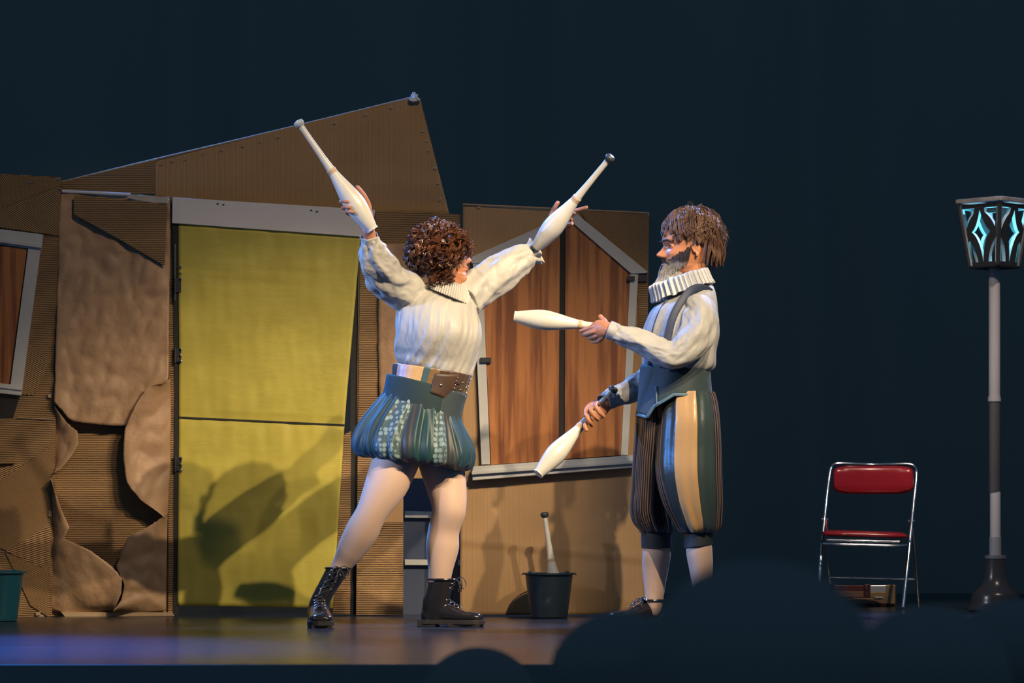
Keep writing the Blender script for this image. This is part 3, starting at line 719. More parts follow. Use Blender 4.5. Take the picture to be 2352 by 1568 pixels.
# hand at the right: behind the other club
bd.add(*tube([P(1236,566,Y,.175), P(1255,545,Y,.19), P(1275,520,Y,.195), P(1290,500,Y,.19)], [(.028,.020),(.034,.019),(.042,.018),(.036,.014)], 18, 4))
finger(bd, [(1292,500,.19),(1308,490,.185),(1320,484,.16),(1334,480,.14),(1347,476,.13)], Y, .0092)
finger(bd, [(1292,506,.19),(1306,498,.17),(1318,490,.10),(1313,488,.06),(1306,492,.045)], Y, .0092)
finger(bd, [(1290,512,.19),(1302,508,.17),(1312,504,.09),(1306,500,.05),(1300,502,.04)], Y, .0090)
finger(bd, [(1284,520,.19),(1296,520,.17),(1305,516,.12),(1314,514,.09)], Y, .0080)
finger(bd, [(1256,530,.19),(1262,505,.20),(1270,486,.19),(1276,474,.17),(1281,466,.16)], Y, .0105, .0088)
zt = P(0,1060,Y).z+.12
body = finish(smooth_remesh(bd, .0032, 2, .4), 'body', [M_skin, M_tights], wo, lambda p: 1 if p[2] < .95 else 0)
for sd in (-1, 1):
    e = MB(); c = Mh @ Vector((.066, sd*.030, .001)); e.add(*ball(c, .0105, 16, 10)); ey = e.build('eye', M_eyew, wo)
    e = MB(); e.add(*ball(Mh @ Vector((.0745, sd*.030, .001)), (.004,.005,.005), 12, 8)); e.build('iris', M_iris, ey)
lm = MB(); lm.add(*tube([Mh @ Vector((.080,-.022,-.062)), Mh @ Vector((.091,-.010,-.059)), Mh @ Vector((.0945,0,-.0595)), Mh @ Vector((.091,.010,-.059)), Mh @ Vector((.080,.022,-.062))], [.002,.0035,.004,.0035,.002], 8, 4))
lm.add(*tube([Mh @ Vector((.080,-.020,-.064)), Mh @ Vector((.090,-.009,-.068)), Mh @ Vector((.0935,0,-.069)), Mh @ Vector((.090,.009,-.068)), Mh @ Vector((.080,.020,-.064))], [.002,.004,.0045,.004,.002], 8, 4)); lm.build('lips', M_lip, wo)
# hair
random.seed(11); hb = MB()
hc = P(1006,573,Y,.0); hr = Vector((.122,.126,.110))
hb.add(*ball(P(1003,574,Y,.0), (.114,.122,.106), 28, 18))
vb = MB()
def hair_ok(d):
    px = 1176 + 0
    return True
cnt = 0
while cnt < 470:
    d = Vector((random.gauss(0,1), random.gauss(0,1), random.gauss(0,1))).normalized()
    if d.z < -.75: continue
    if d.x > .62 and d.z < -.02: continue
    if d.x > .45 and d.z < -.45: continue
    cnt += 1
    p = hc + Vector((d.x*hr.x, d.y*hr.y, d.z*hr.z))
    down = Vector((random.gauss(0,.5), random.gauss(0,.5), -.6-.4*random.random())); down -= d*down.dot(d)*.75
    if down.length < .1: down = Vector((random.uniform(-1,1), random.uniform(-1,1), -.2))
    bundle(hb, p - down.normalized()*.02, d, down, random.uniform(.04,.085), random.uniform(.010,.018), random.uniform(.8,1.6), random.uniform(.0014,.0024), 16, random.uniform(.004,.018), 5)
for i in range(120):      # fringe and nape curls
    a = random.random()
    if i < 90:
        yy = random.uniform(530,592); p = P(random.uniform(1035,1082-(1.6*max(0,yy-572))), yy, Y, random.uniform(-.105,.0)); nr = Vector((.7,-.7,.2)).normalized()
    else: p = P(random.uniform(985,1040), random.uniform(615,645), Y, random.uniform(-.11,-.07)); nr = Vector((.1,-1,.1)).normalized()
    bundle(hb, p, nr, Vector((random.gauss(0,.4), random.gauss(0,.3), -1)), random.uniform(.02,.040), random.uniform(.007,.012), 1.2, .0018, 14, 0, 4)
for i in range(26):      # straight wisps by the jaw
    p = P(random.uniform(1000,1040), random.uniform(600,625), Y, random.uniform(-.085,-.065)); q = P(random.uniform(1015,1045), random.uniform(640,656), Y, -.07)
    hb.add(*tube([p, (p+q)/2+Vector((.004,-.006,0)), q], [.0025,.0022,.0008], 5, 3))
hb.build('hair', M_hair, wo)
# blouse: torso and sleeves in one cloth surface
bl = MB()
def tor(th, t):
    a = .0045+.004*max(0, 1-abs(t-.75)*3)
    th0 = th; th = th+.45*t; c, s = math.cos(th), math.sin(th); e = max(0, 1-t/.30)+max(0, (t-.72)/.28)
    g = 1.5*wob(c*2.2, s*2.2, t*1.2) - 1.5*abs(wob(c*4+3, s*4, t*2.2)) - .7*abs(wob(c*9, s*9+5, t*2.6+4)) + (e)*.7*math.sin(th*24+7*wob(c*2.5, s*2.5, t*1.2))
    return a*1.35*(g+.5)*min(1, .6+t*1.3)
bl.add(*loft([ring(1040,668,36,9,.062,Y), ring(1030,676,56,12,.085,Y), ring(1010,692,82,14,.115,Y,-.01), ring(1006,715,92,10,.14,Y,-.015), ring(1009,745,97,6,.16,Y,-.02), ring(1010,775,97,6,.165,Y,-.02), ring(1004,805,95,10,.155,Y,-.01), ring(1000,826,91,16,.145,Y), ring(996,845,86,22,.135,Y), ring(993,858,78,24,.12,Y)], 180, 7, tor))
def cloth_limb(mb, pts, rad, Y, f, n=90, k=9):
    p = [P(x, y, Y, d) for x, y, d in pts]; s = Y/F
    mb.add(*tube(p, [((q[0] if isinstance(q, tuple) else q)*s, (q[1] if isinstance(q, tuple) else q)*s) for q in rad], n, k, f))
cloth_limb(bl, [(962,684,-.01),(935,672,-.04),(905,655,-.10),(884,632,-.17),(868,605,-.23),(858,582,-.27),(853,562,-.30),(849,548,-.31)], [38,47,45,42,40,34,25,20], Y, wfold(.0075, 6, 1.0, 2.5))
bl.add(*ball(P(862,646,Y,-.17), (.045,.05,.05), 20, 14)); bl.add(*ball(P(845,588,Y,-.27), (.032,.04,.036), 20, 14)); bl.add(*ball(P(925,692,Y,-.05), (.04,.06,.040), 20, 14))
cloth_limb(bl, [(1062,690,.02),(1090,668,.07),(1122,645,.10),(1158,621,.12),(1188,600,.14),(1208,588,.155),(1220,580,.165)], [46,46,45,42,37,31,24], Y, wfold(.006, 7, 2.2, 2.0))
bl.add(*ball(P(1110,635,Y,.10), (.05,.05,.045), 20, 14))
blo = finish(smooth_remesh(bl, .0042, 2, .4), 'blouse', M_blouse, wo)
# cuffs
def cuff(p0, p1, r, amp, k, parent, m, name='cuff', thick=.0016, flare=1.25):
    a = p0; d = (p1-p0).normalized(); u = d.cross(Vector((0,1,0))).normalized(); v = u.cross(d).normalized(); V = []; n = 96; rows_ = 7
    for i in range(rows_):
        t = i/(rows_-1)
        for j in range(n):
            th = 2*PI*j/n; R = r*(1+(flare-1)*t*t)+amp*t*math.sin(k*th+2*t)
            V.append(p0.lerp(p1, t)+ (u*math.cos(th)+v*math.sin(th))*R)
    Fc = [(i*n+j, i*n+(j+1) % n, (i+1)*n+(j+1) % n, (i+1)*n+j) for i in range(rows_-1) for j in range(n)]
    b = MB(); b.add(V, Fc); o = b.build(name, m, parent, angle=80); s = o.modifiers.new('t','SOLIDIFY'); s.thickness = thick; s.offset = 0; return o
cuff(P(852,566,Y,-.30), P(848,541,Y,-.325), .034, .003, 5, blo, M_blouse, flare=1.1)
cuff(P(1212,588,Y,.155), P(1233,577,Y,.165), .040, .010, 7, blo, M_blouse, flare=1.45)
b = MB(); b.add(*tube([P(1212,588,Y,.165), P(1222,577,Y,.168), P(1231,568,Y,.172)], [.036,.034,.033], 24, 3)); b.build('wristband', mat('navy_wristband', (.03,.035,.07), .6), wo)
# pleated collar
def pleat_collar():
    V = []; n = 480; rows = [(1037,646,37,12,.072,-.0),(1038,652,41,15,.080,0),(1036,662,44,17,.092,-.005),(1034,672,46,18,.102,-.01),(1032,681,48,20,.110,-.015)]
    R = resample([ring(*r[:5], Y, r[5]) for r in rows], 3)
    for i, (c, a, b_) in enumerate(R):
        for j in range(n):
            th = 2*PI*j/n; d = -math.cos(th)*a - math.sin(th)*b_
            V.append(c + d + d.normalized()*(.0045*math.sin(54*th)) + Vector((0,0,-.010*math.sin(th)*.6)))
    Fc = [(i*n+j, i*n+(j+1) % n, (i+1)*n+(j+1) % n, (i+1)*n+j) for i in range(len(R)-1) for j in range(n)]
    b = MB(); b.add(V, Fc); o = b.build('pleated_collar', M_frill, wo, angle=80); s = o.modifiers.new('t','SOLIDIFY'); s.thickness = .002; s.offset = 0
pleat_collar()
# belt: ring with cloth panels, leather front with lacing and studs
def band(name, rows, mats, parent, n=160, k=3, rip=None, thick=.004):
    V, Fc, UV = loft([ring(*r[:5], Y_, r[5] if len(r) > 5 else 0) for r in rows for Y_ in (rows_Y[0],)], n, k, rip, cap=False)
    b = MB(); b.add(V, Fc, UV); o = b.build(name, mats, parent, angle=60)
    s = o.modifiers.new('t','SOLIDIFY'); s.thickness = thick; s.offset = 0; return o
rows_Y = [Y]
M_belt = panel_mat('belt_panels', [(0,(.05,.03,.025)),(.085,(.55,.36,.34)),(.15,(.70,.40,.14)),(.215,(.06,.12,.12)),(.245,(.22,.13,.05)),(.285,(.075,.04,.025)),(.7,(.05,.03,.025))], .35, .2, stripe=([(0,.085),(.7,1)], 60, (.015,.012,.012)))
belt = band('belt', [(994,849,90,14,.150),(990,862,88,18,.148),(985,880,84,22,.146),(979,898,80,24,.146)], M_belt, wo, rip=lambda th, t: .0018*math.sin(t*34)*(1 if 1.5 < th < 1.79 else 0)+.001*math.sin(th*30))
def belt_pt(px, py, out=.005):
    t = (py-845)/(60.); c = 994-14*t; hw = 89-8*t; q = max(-.985, min(.985, (px-c)/hw)); return P(px, py, Y, -.150*math.sqrt(1-q*q)-out)
def strip_plate(pts_top, pts_bot, n=24, k=8, out=.006):
    a = resamp(pts_top, n); c = resamp(pts_bot, n); V = []
    for i in range(n+1):
        for j in range(k+1):
            q = a[i].lerp(c[i], j/k); V.append(belt_pt(q.x, q.y, out))
    return V, [(i*(k+1)+j, i*(k+1)+j+1, (i+1)*(k+1)+j+1, (i+1)*(k+1)+j) for i in range(n) for j in range(k)]
b = MB(); b.add(*strip_plate([(1000,857),(1030,859),(1064,858),(1067,866),(1071,874),(1076,868),(1083,858)], [(988,902),(1010,910),(1042,931),(1046,931),(1052,926),(1057,924),(1061,930)]))
M_brown = mat('brown_leather', (.060,.032,.021), .5, noise=(10, (.085,.046,.028)))
lthr = b.build('leather_front', M_brown, belt); s = lthr.modifiers.new('t','SOLIDIFY'); s.thickness = .004; s.offset = 0
for q in ((1051,867),(1049,875),(1046,883),(1044,891),(1042,899),(1040,907),(1037,915),(1081,871),(1079,879),(1076,887),(1074,895),(1071,902),(1069,911),(1065,917),(1013,884)):
    b = MB(); b.add(*ball(belt_pt(*q, .010), .0034 if q[0] != 1013 else .006, 8, 6)); b.build('stud', M_steel, belt)
for q in ((1062,879),(1069,877),(1057,895),(1063,892),(1070,890),(1053,910),(1060,907),(1066,906)):
    b = MB(); b.add(*ball(belt_pt(*q, .014), (.007,.005,.006), 10, 7)); b.build('buckle', M_brass, belt)
for q in (878, 894, 911):
    b = MB(); x0 = 1044-(q-878)*.25; b.add(*tube([belt_pt(x0,q,.010), belt_pt(x0+8,q+3,.013), belt_pt(x0+24,q+5,.016)], [.002]*3, 6, 3)); b.build('lacing', M_lace, belt)
# waistband of the skirt
M_wb = panel_mat('waistband_panels', [(0,(.008,.05,.08)),(.06,(.008,.030,.036)),(.325,(.035,.055,.066)),(.55,(.008,.035,.045))], .75, .05)
band('waistband', [(981,882,92,24,.150),(976,902,90,27,.155),(972,922,89,30,.158),(968,942,90,31,.160)], M_wb, wo)
def skirt_fold(th, t):
    g = math.sin(th*21+2.5*wob(math.cos(th)*3,math.sin(th)*3,t*2)+.9*math.sin(t*3))+.6*math.sin(th*37-t*2.5+3*wob(math.cos(th)*4,math.sin(th)*4,t))+1.1*wob(math.cos(th)*5, math.sin(th)*5, t*2)
    return .0085*g*min(1, .25+2.5*t)*(1-.3*t)
M_skirt = panel_mat('skirt_panels', [(0,(.010,.045,.075)),(.04,(.03,.085,.13)),(.075,(.008,.045,.070)),(.15,(.055,.10,.11)),(.215,(.025,.03,.035)),(.245,(.008,.048,.062)),(.305,(.07,.11,.12)),(.345,(.028,.035,.04)),(.375,(.008,.042,.060)),(.455,(.012,.05,.085)),(.6,(.008,.034,.05))], .5, .15, voro=([(.15,.215),(.305,.345)], 42, (.22,.32,.33)), bumpv=.004)
skf0 = skirt_fold
def skirt_fold2(th, t):
    q = skf0(th, t); d = Vector((-math.cos(th), -math.sin(th), 0))*q; d.z = .010*(wob(math.cos(th)*4, math.sin(th)*4, 3)+.5*math.sin(th*21))*max(0, min(1, (t-.35)*3)); return d
skirt_fold = skirt_fold2
V, Fc, UV = loft([ring(970,930,88,30,.158,Y), ring(966,950,99,29,.175,Y), ring(958,985,122,25,.205,Y), ring(952,1018,138,19,.228,Y), ring(950,1042,141,14,.232,Y), ring(952,1058,132,15,.222,Y), ring(955,1063,112,17,.195,Y), ring(957,1056,95,16,.165,Y), ring(958,1035,85,14,.15,Y)], 300, 6, skirt_fold, cap=False)
b = MB(); b.add(V, Fc, UV); sk = b.build('skirt', M_skirt, wo, angle=80)
boot(wo, P(778,1304,Y,-.04), Vector((P(728,0,Y,.03).x, Y+.03, 0)), Vector((P(740,0,Y,-.25).x, Y-.25, 0)), .050, 0, 'l', 1.18)
boot(wo, P(1015,1330,Y,.02), Vector((P(966,0,Y,.04).x, Y+.04, 0)), Vector((P(1110,0,Y,-.04).x, Y-.04, 0)), .058, 0, 'r')

# ------------------------------------------------------------------ bearded man
Y = MYm
mo = thing('person', P(1560, 1437, Y), 'bearded man in white ruff, pale shirt, blue waistcoat and striped knee breeches, holding two clubs', 'person')
bd = MB()
bd.add(*loft([ring(1592,650,32,-4,.060,Y), ring(1588,680,50,-4,.12,Y), ring(1580,705,62,-2,.17,Y), ring(1572,760,70,0,.17,Y), ring(1562,820,70,0,.155,Y), ring(1555,870,64,0,.135,Y), ring(1558,920,60,0,.13,Y), ring(1560,965,54,0,.13,Y), ring(1560,1010,48,0,.12,Y), ring(1560,1030,36,0,.08,Y)], 40, 4))
bd.add(*tube([P(1588,612,Y,.01),P(1592,640,Y,.01),P(1592,672,Y,.01)], [.064,.062,.070], 24, 4))
Mm = Matrix.Translation(P(1576,566,Y,-.0)) @ Matrix.Rotation(math.radians(180+12), 4, 'Z') @ Matrix.Rotation(math.radians(2), 4, 'Y') @ Matrix.Scale(1.15, 4)
bd.add(*head_geo(Mm, 1.22))
ear_geo(bd, Mm @ Matrix.Translation((-.010,0,.002)), 1); ear_geo(bd, Mm @ Matrix.Translation((-.008,0,0)), -1)
limb(bd, [(1605,712,-.17),(1598,755,-.22),(1565,800,-.25),(1545,822,-.26),(1510,808,-.26),(1455,778,-.26),(1415,762,-.255),(1400,757,-.25)], [28,26,24,21,21,19,15,14], Y)
limb(bd, [(1572,712,.17),(1540,780,.24),(1500,860,.27),(1478,885,.25),(1445,902,.19),(1410,918,.10),(1392,928,.05)], [28,25,22,21,19,15,14], Y)
limb(bd, [(1520,1010,.10),(1508,1120,.13),(1508,1220,.14),(1508,1270,.14),(1505,1310,.15),(1503,1360,.13),(1500,1400,.12)], [34,32,28,(33,.066),(30,.066),(23,.045),20], Y)
limb(bd, [(1585,1010,-.06),(1598,1120,-.08),(1605,1220,-.085),(1606,1265,-.08),(1610,1305,-.07),(1612,1355,-.06),(1612,1400,-.05)], [38,36,27,(30,.062),(27,.062),(21,.044),20], Y)
# near hand, carrying the level club
bd.add(*tube([P(1403,757,Y,-.25), P(1390,755,Y,-.245), P(1374,756,Y,-.225), P(1362,760,Y,-.205)], [(.027,.020),(.035,.021),(.040,.020),(.030,.014)], 18, 4))
finger(bd, [(1378,747,-.225),(1366,750,-.225),(1350,755,-.20),(1335,760,-.175)], Y, .0095)
finger(bd, [(1378,755,-.235),(1362,762,-.225),(1348,767,-.195),(1338,768,-.165)], Y, .0095)
finger(bd, [(1380,765,-.235),(1368,772,-.22),(1356,775,-.19),(1349,774,-.155)], Y, .0090)
finger(bd, [(1384,774,-.235),(1376,782,-.215),(1367,785,-.185),(1360,783,-.16)], Y, .0082)
finger(bd, [(1392,745,-.235),(1388,737,-.215),(1382,731,-.195),(1379,727,-.185)], Y, .0105, .0085)
# far hand, gripping the lower club
bd.add(*tube([P(1393,928,Y,.05), P(1384,934,Y,.045), P(1371,944,Y,.03), P(1362,952,Y,.02)], [(.027,.022),(.036,.022),(.040,.020),(.032,.016)], 18, 4))
finger(bd, [(1378,930,.035),(1370,926,-.015),(1368,933,-.055),(1378,948,-.055),(1386,956,-.035)][::1], Y, .0095)
finger(bd, [(1368,940,.035),(1360,935,-.02),(1357,942,-.065),(1366,956,-.065),(1373,963,-.04)], Y, .0097)
finger(bd, [(1362,952,.03),(1352,950,-.03),(1349,958,-.07),(1354,968,-.07),(1359,976,-.045)], Y, .0093)
finger(bd, [(1358,962,.02),(1349,968,-.03),(1343,978,-.065),(1347,987,-.07)], Y, .0082)
finger(bd, [(1380,925,.04),(1366,926,.03),(1354,932,-.0),(1347,943,-.03),(1346,954,-.05)], Y, .0108, .0088)
body = finish(smooth_remesh(bd, .0032, 2, .4), 'body', [M_skin, M_tights], mo, lambda p: 1 if p[2] < .9 and p[0] > .45 else 0)
for sd in (-1, 1):
    e = MB(); c = Mm @ Vector((.0625, sd*.032, .001)); e.add(*ball(c, .0115, 16, 10)); ey = e.build('eye', M_eyew, mo)
    e = MB(); e.add(*ball(Mm @ Vector((.0725, sd*.032, .0015)), (.0035,.0078,.0072), 12, 8)); e.build('iris', M_iris, ey)
    e = MB(); V_, F_ = ball(Vector((0,0,0)), .0129, 40, 40); keep = []
    for f in F_:
        m_ = sum((V_[i] for i in f), Vector((0,0,0)))/len(f); m_.normalize(); el_ = math.degrees(math.asin(max(-1,min(1,m_.z)))); az_ = math.degrees(math.atan2(m_.y, m_.x))
        if abs(az_) < 62 and -20*math.cos(math.radians(az_*1.35)) < el_ < 24*math.cos(math.radians(az_*1.35)): continue
        keep.append(f)
    cc = Vector((.0625, sd*.032, .001)); e.add([Mm @ (cc+v) for v in V_], keep); e.build('eyelid', M_skin, ey)
    e = MB()
    for q in ():
        e.add(*tube([Mm @ Vector((.068, sd*.018, q*.3)), Mm @ Vector((.080, sd*.026, q*1.0)), Mm @ Vector((.080, sd*.036, q*1.1)), Mm @ Vector((.066, sd*.046, q*.2))], [.0016,.0020,.0020,.0014], 8, 4))
# hair, brows, beard
random.seed(23); hb = MB(); Y_ = Y
def hp(x, y, z): return Mm @ Vector((x, y, z))
hb.add(*[ (V_, F_) for V_, F_ in [ball(hp(-.026,0,.045), (.107,.088,.086), 28, 18)]][0])
def strand(mb, pts, r, n=5, k=4): mb.add(*tube(pts, [r*.8]+[r]*(len(pts)-2)+[r*.25], n, k))
for i in range(150):                                    # locks swept from the crown over the sides, brow and nape
    az = -PI+2*PI*((i*.618034) % 1.0)+random.uniform(-.06,.06); fwd_ = math.cos(az)
    if fwd_ > .78: zend = random.uniform(.030,.055)
    elif fwd_ > .25: zend = random.uniform(.008,.034)
    elif fwd_ > -.42: zend = random.uniform(.002,.02)
    else: zend = random.uniform(-.085,-.035)
    j0 = random.uniform(-3,3); swirl = random.uniform(-.5,.5); lift = random.uniform(0,.016); st = random.choice((0,.1,.3,.45)); wv_ = random.uniform(.003,.009)
    for s_i in range(15):
        oa, orr, ol = random.uniform(-.085,.085), random.uniform(-.004,.006), random.uniform(-.006,.006); pts = []
        for q in range(11):
            t = st+(1-st)*q/10; el = (1-t)*PI/2*.98; conv = 1-.75*(q/10)**2
            A = az+swirl*(t-.4)+oa*conv+.06*math.sin(t*11+j0)
            R = math.cos(el); x = -.026+.112*R*math.cos(A); y = .092*R*math.sin(A); z = .045+.090*math.sin(el)
            if t > .60:
                f = (t-.60)/.40; z += (zend+ol-.045-.090*math.sin(el))*f; x = -.026+(x+.026)*(1-.05*f); y *= (1-.08*f)
            o = 1+(lift*(1-.5*t)+orr*conv+wv_*math.sin(t*13+j0*2))/.10
            pts.append(hp(-.026+(x+.026)*o, y*o, .045+(z-.045)*(o if z > .045 else 1)))
        strand(hb, pts, random.uniform(.0011,.0020), 4, 2)
for i in range(110):                                    # loose wavy ends over the top and back
    az = random.uniform(.9, 2*PI-.9); el = random.uniform(-.1, 1.45); R = math.cos(el)
    d = Vector((math.cos(az)*R, math.sin(az)*R, math.sin(el))); p = hp(-.026+.118*d.x, .097*d.y, .045+.096*d.z)
    nr = (Mm.to_3x3() @ d).normalized(); dn = Vector((random.gauss(.2,.5), random.gauss(0,.5), -.7)); dn -= nr*dn.dot(nr)*.8
    for q in range(4): lock(hb, p+Vector((random.gauss(0,.004),random.gauss(0,.004),random.gauss(0,.004))), nr, dn, random.uniform(.04,.075), random.uniform(.006,.014), random.uniform(.35,.9), .0014, 14, random.uniform(.0,.014))
hb.build('hair', M_hair2, mo)
for sd in (-1, 1):
    eb_ = MB()
    for i in range(60):
        t = i/59; y = sd*(.012+.042*t); z = .020+.006*math.sin(t*PI)-.004*t; x = .0925-.45*max(0,abs(y)-.018)
        strand(eb_, [hp(x,y,z-.003), hp(x+.003,y+sd*.004,z), hp(x+.001,y+sd*.010,z+.002)], .0019)
    eb_.build('eyebrow', mat('dark_brow', (.03,.02,.015), .6), mo)
M_beard = bpy.data.materials.new('grey_beard'); t_, b_ = nt(M_beard); L_ = t_.links
tc = t_.nodes.new('ShaderNodeTexCoord'); sp = t_.nodes.new('ShaderNodeSeparateXYZ'); L_.new(tc.outputs['Object'], sp.inputs[0])
zc = (Mm @ Vector((.09,0,-.085))).z - mo.location.z
nz = t_.nodes.new('ShaderNodeTexNoise'); nz.inputs['Scale'].default_value = 60; L_.new(tc.outputs['Object'], nz.inputs['Vector'])
mr = t_.nodes.new('ShaderNodeMapRange'); mr.inputs['From Min'].default_value = zc+.045; mr.inputs['From Max'].default_value = zc-.045; L_.new(sp.outputs[2], mr.inputs['Value'])
ad = t_.nodes.new('ShaderNodeMath'); ad.operation = 'MULTIPLY_ADD'; L_.new(nz.outputs['Fac'], ad.inputs[0]); ad.inputs[1].default_value = .45; L_.new(mr.outputs[0], ad.inputs[2])
rr_ = t_.nodes.new('ShaderNodeValToRGB'); rr_.color_ramp.elements[0].position = .30; rr_.color_ramp.elements[0].color = (.030,.020,.014,1); rr_.color_ramp.elements[1].position = .95; rr_.color_ramp.elements[1].color = (.36,.34,.32,1)
L_.new(ad.outputs[0], rr_.inputs[0]); L_.new(rr_.outputs[0], b_.inputs['Base Color']); b_.inputs['Roughness'].default_value = .5
bb = MB()
bb.add(*ball(hp(.050,0,-.100), (.050,.046,.036), 20, 12))
for i in range(2400):
    sd = random.choice((-1,1)); u = random.random()
    # root on the jaw surface: u=0 by the ear, 1 at the chin
    ang = (1-u)*1.42                     # azimuth from the front
    zr = -.004+random.gauss(0,.004)-.058*u-.046*random.random()**.8 if u < .8 else random.uniform(-.108,-.074)
    zr = max(zr, -.110); f, bk, wd = interp(FRONT,zr), interp(BACK,zr), interp(WID,zr)
    xc = (f+bk)*.3 + .12*bk
    x = xc+(f-xc)*math.cos(ang)*.97; y = sd*wd*math.sin(ang)*1.0
    ln = random.uniform(.014,.026)+.044*u**2
    out = Vector((math.cos(ang), sd*math.sin(ang), 0))
    p0 = Vector((x,y,zr)); fw = .15+.5*u*u
    p1 = p0+out*.006+Vector((fw*ln*.5,0,-ln*.5)); p2 = p0+out*(.006+.003*random.random())+Vector((fw*ln,0,-ln*(1+.1*random.random())))
    p2.y *= (1-.35*u*u)
    strand(bb, [Mm@p0, Mm@p1, Mm@p2], random.uniform(.0012,.0024), 4, 3)
for i in range(700):      # the long end of the beard, hanging forward over the ruff
    th = random.uniform(-2.0, 2.0); rr0 = random.random()**.5
    p0 = Vector((.048+.044*rr0*math.cos(th), .042*rr0*math.sin(th), -.098-.022*random.random())); ln = random.uniform(.035,.062)*(1-.25*abs(th)/2)
    dn = Vector((.42*math.cos(th)*rr0+.12, .20*math.sin(th), -1)); dn.normalize()
    p1 = p0+dn*ln*.5+Vector((.004,0,0)); p2 = p0+dn*ln+Vector((random.gauss(0,.004),random.gauss(0,.004),0))
    strand(bb, [Mm@p0, Mm@p1, Mm@p2], random.uniform(.0011,.0020), 4, 3)
for i in range(260):      # moustache
    sd = random.choice((-1,1)); a = random.random(); y = sd*(.001+.026*a); x = interp(FRONT,-.048)+.004-.10*max(0,abs(y)-.012)
    p0 = Vector((x-.002,y,-.044-.004*random.random())); p2 = p0+Vector((.001-.010*a, sd*(.006+.012*a), -.012-.010*a)); strand(bb, [Mm@p0, Mm@((p0+p2)/2+Vector((.005,0,.001))), Mm@p2], .0018, 4, 3)
bb.build('beard', M_beard, mo)
lm = MB(); lm.add(*tube([Mm @ Vector((.080,-.020,-.064)), Mm @ Vector((.091,-.009,-.067)), Mm @ Vector((.095,0,-.068)), Mm @ Vector((.091,.009,-.067)), Mm @ Vector((.080,.020,-.064))], [.002,.004,.0048,.004,.002], 8, 4)); lm.build('lips', mat('pale_lips', (.50,.22,.15), .45), mo)
# shirt
def torm(th, t):
    return .0055*(.8*math.sin(th*9+2*math.sin(t*3)+1)+.6*math.sin(th*16+t*5)+1.0*wob(math.cos(th)*3, math.sin(th)*3, t*5))*min(1,.2+t*1.4)
sh = MB()
sh.add(*loft([ring(1590,662,44,-8,.075,Y), ring(1582,676,58,-14,.12,Y), ring(1573,698,74,-12,.175,Y), ring(1568,730,82,-6,.20,Y), ring(1564,765,87,0,.205,Y), ring(1560,800,86,4,.20,Y), ring(1560,828,84,4,.19,Y), ring(1558,845,80,2,.178,Y), ring(1556,856,70,0,.16,Y)], 150, 7, torm))
cloth_limb(sh, [(1600,705,-.13),(1608,735,-.19),(1600,768,-.23),(1575,798,-.25),(1545,816,-.26),(1512,806,-.26),(1475,786,-.26),(1440,772,-.26),(1412,762,-.255)], [40,41,39,37,33,30,26,23,19], Y, wfold(.0065, 4, 4.1, 3.2))
cloth_limb(sh, [(1560,712,.15),(1535,780,.22),(1500,855,.26),(1476,882,.25),(1445,897,.19),(1415,910,.12),(1396,919,.06)], [36,34,32,30,28,25,20], Y, wfold(.0065, 4, 6.1, 3.2))
sho = finish(smooth_remesh(sh, .0042, 2, .4), 'shirt', M_shirt, mo)
cuff(P(1418,764,Y,-.255), P(1398,757,Y,-.25), .037, .0012, 4, sho, M_shirt, thick=.003, flare=1.04)
cuff(P(1404,915,Y,.085), P(1386,926,Y,.045), .036, .002, 4, sho, M_shirt, thick=.003, flare=1.05)
# ruff
def ruff():
    V = []; n = 1200; kf = 38
    c0 = P(1563,653,Y,.0); ex = Vector((1,0,.33)).normalized(); ey_ = Vector((0,1,0)); ez = ex.cross(ey_).normalized()
    rows = [(.072,.016,.0),(.092,.026,.3),(.112,.033,.75),(.128,.031,1.0),(.131,.010,1.0),(.133,-.012,1.0),(.136,-.030,1.1),(.138,-.038,1.2)]
    R = resample([tuple(map(float, r)) for r in rows], 3)
    for (r, z, a) in R:
        for j in range(n):
            th = 2*PI*j/n; am = .7+.8*abs(wob(math.cos(th)*3, math.sin(th)*3, 5)); ph = kf*th+2.2*wob(math.cos(th)*2, math.sin(th)*2, 2)
            tri = math.asin(.97*math.sin(ph))/1.33
            dr = a*.0105*tri*am; dth = a*.016*math.sin(2*ph)
            zz_ = z*(1+.25*wob(math.cos(th)*4, math.sin(th)*4, 9))
            V.append(c0 + ex*(r+dr)*math.cos(th+dth) + ey_*(r+dr)*math.sin(th+dth) + ez*zz_)
    m = len(R); Fc = [(i*n+j, i*n+(j+1) % n, (i+1)*n+(j+1) % n, (i+1)*n+j) for i in range(m-1) for j in range(n)]
    b = MB(); b.add(V, Fc); o = b.build('ruff', M_frill2, mo, angle=85); s = o.modifiers.new('t','SOLIDIFY'); s.thickness = .0015; s.offset = 0
M_frill2 = mat('white_ruff', (.48,.50,.54), .55)
ruff()
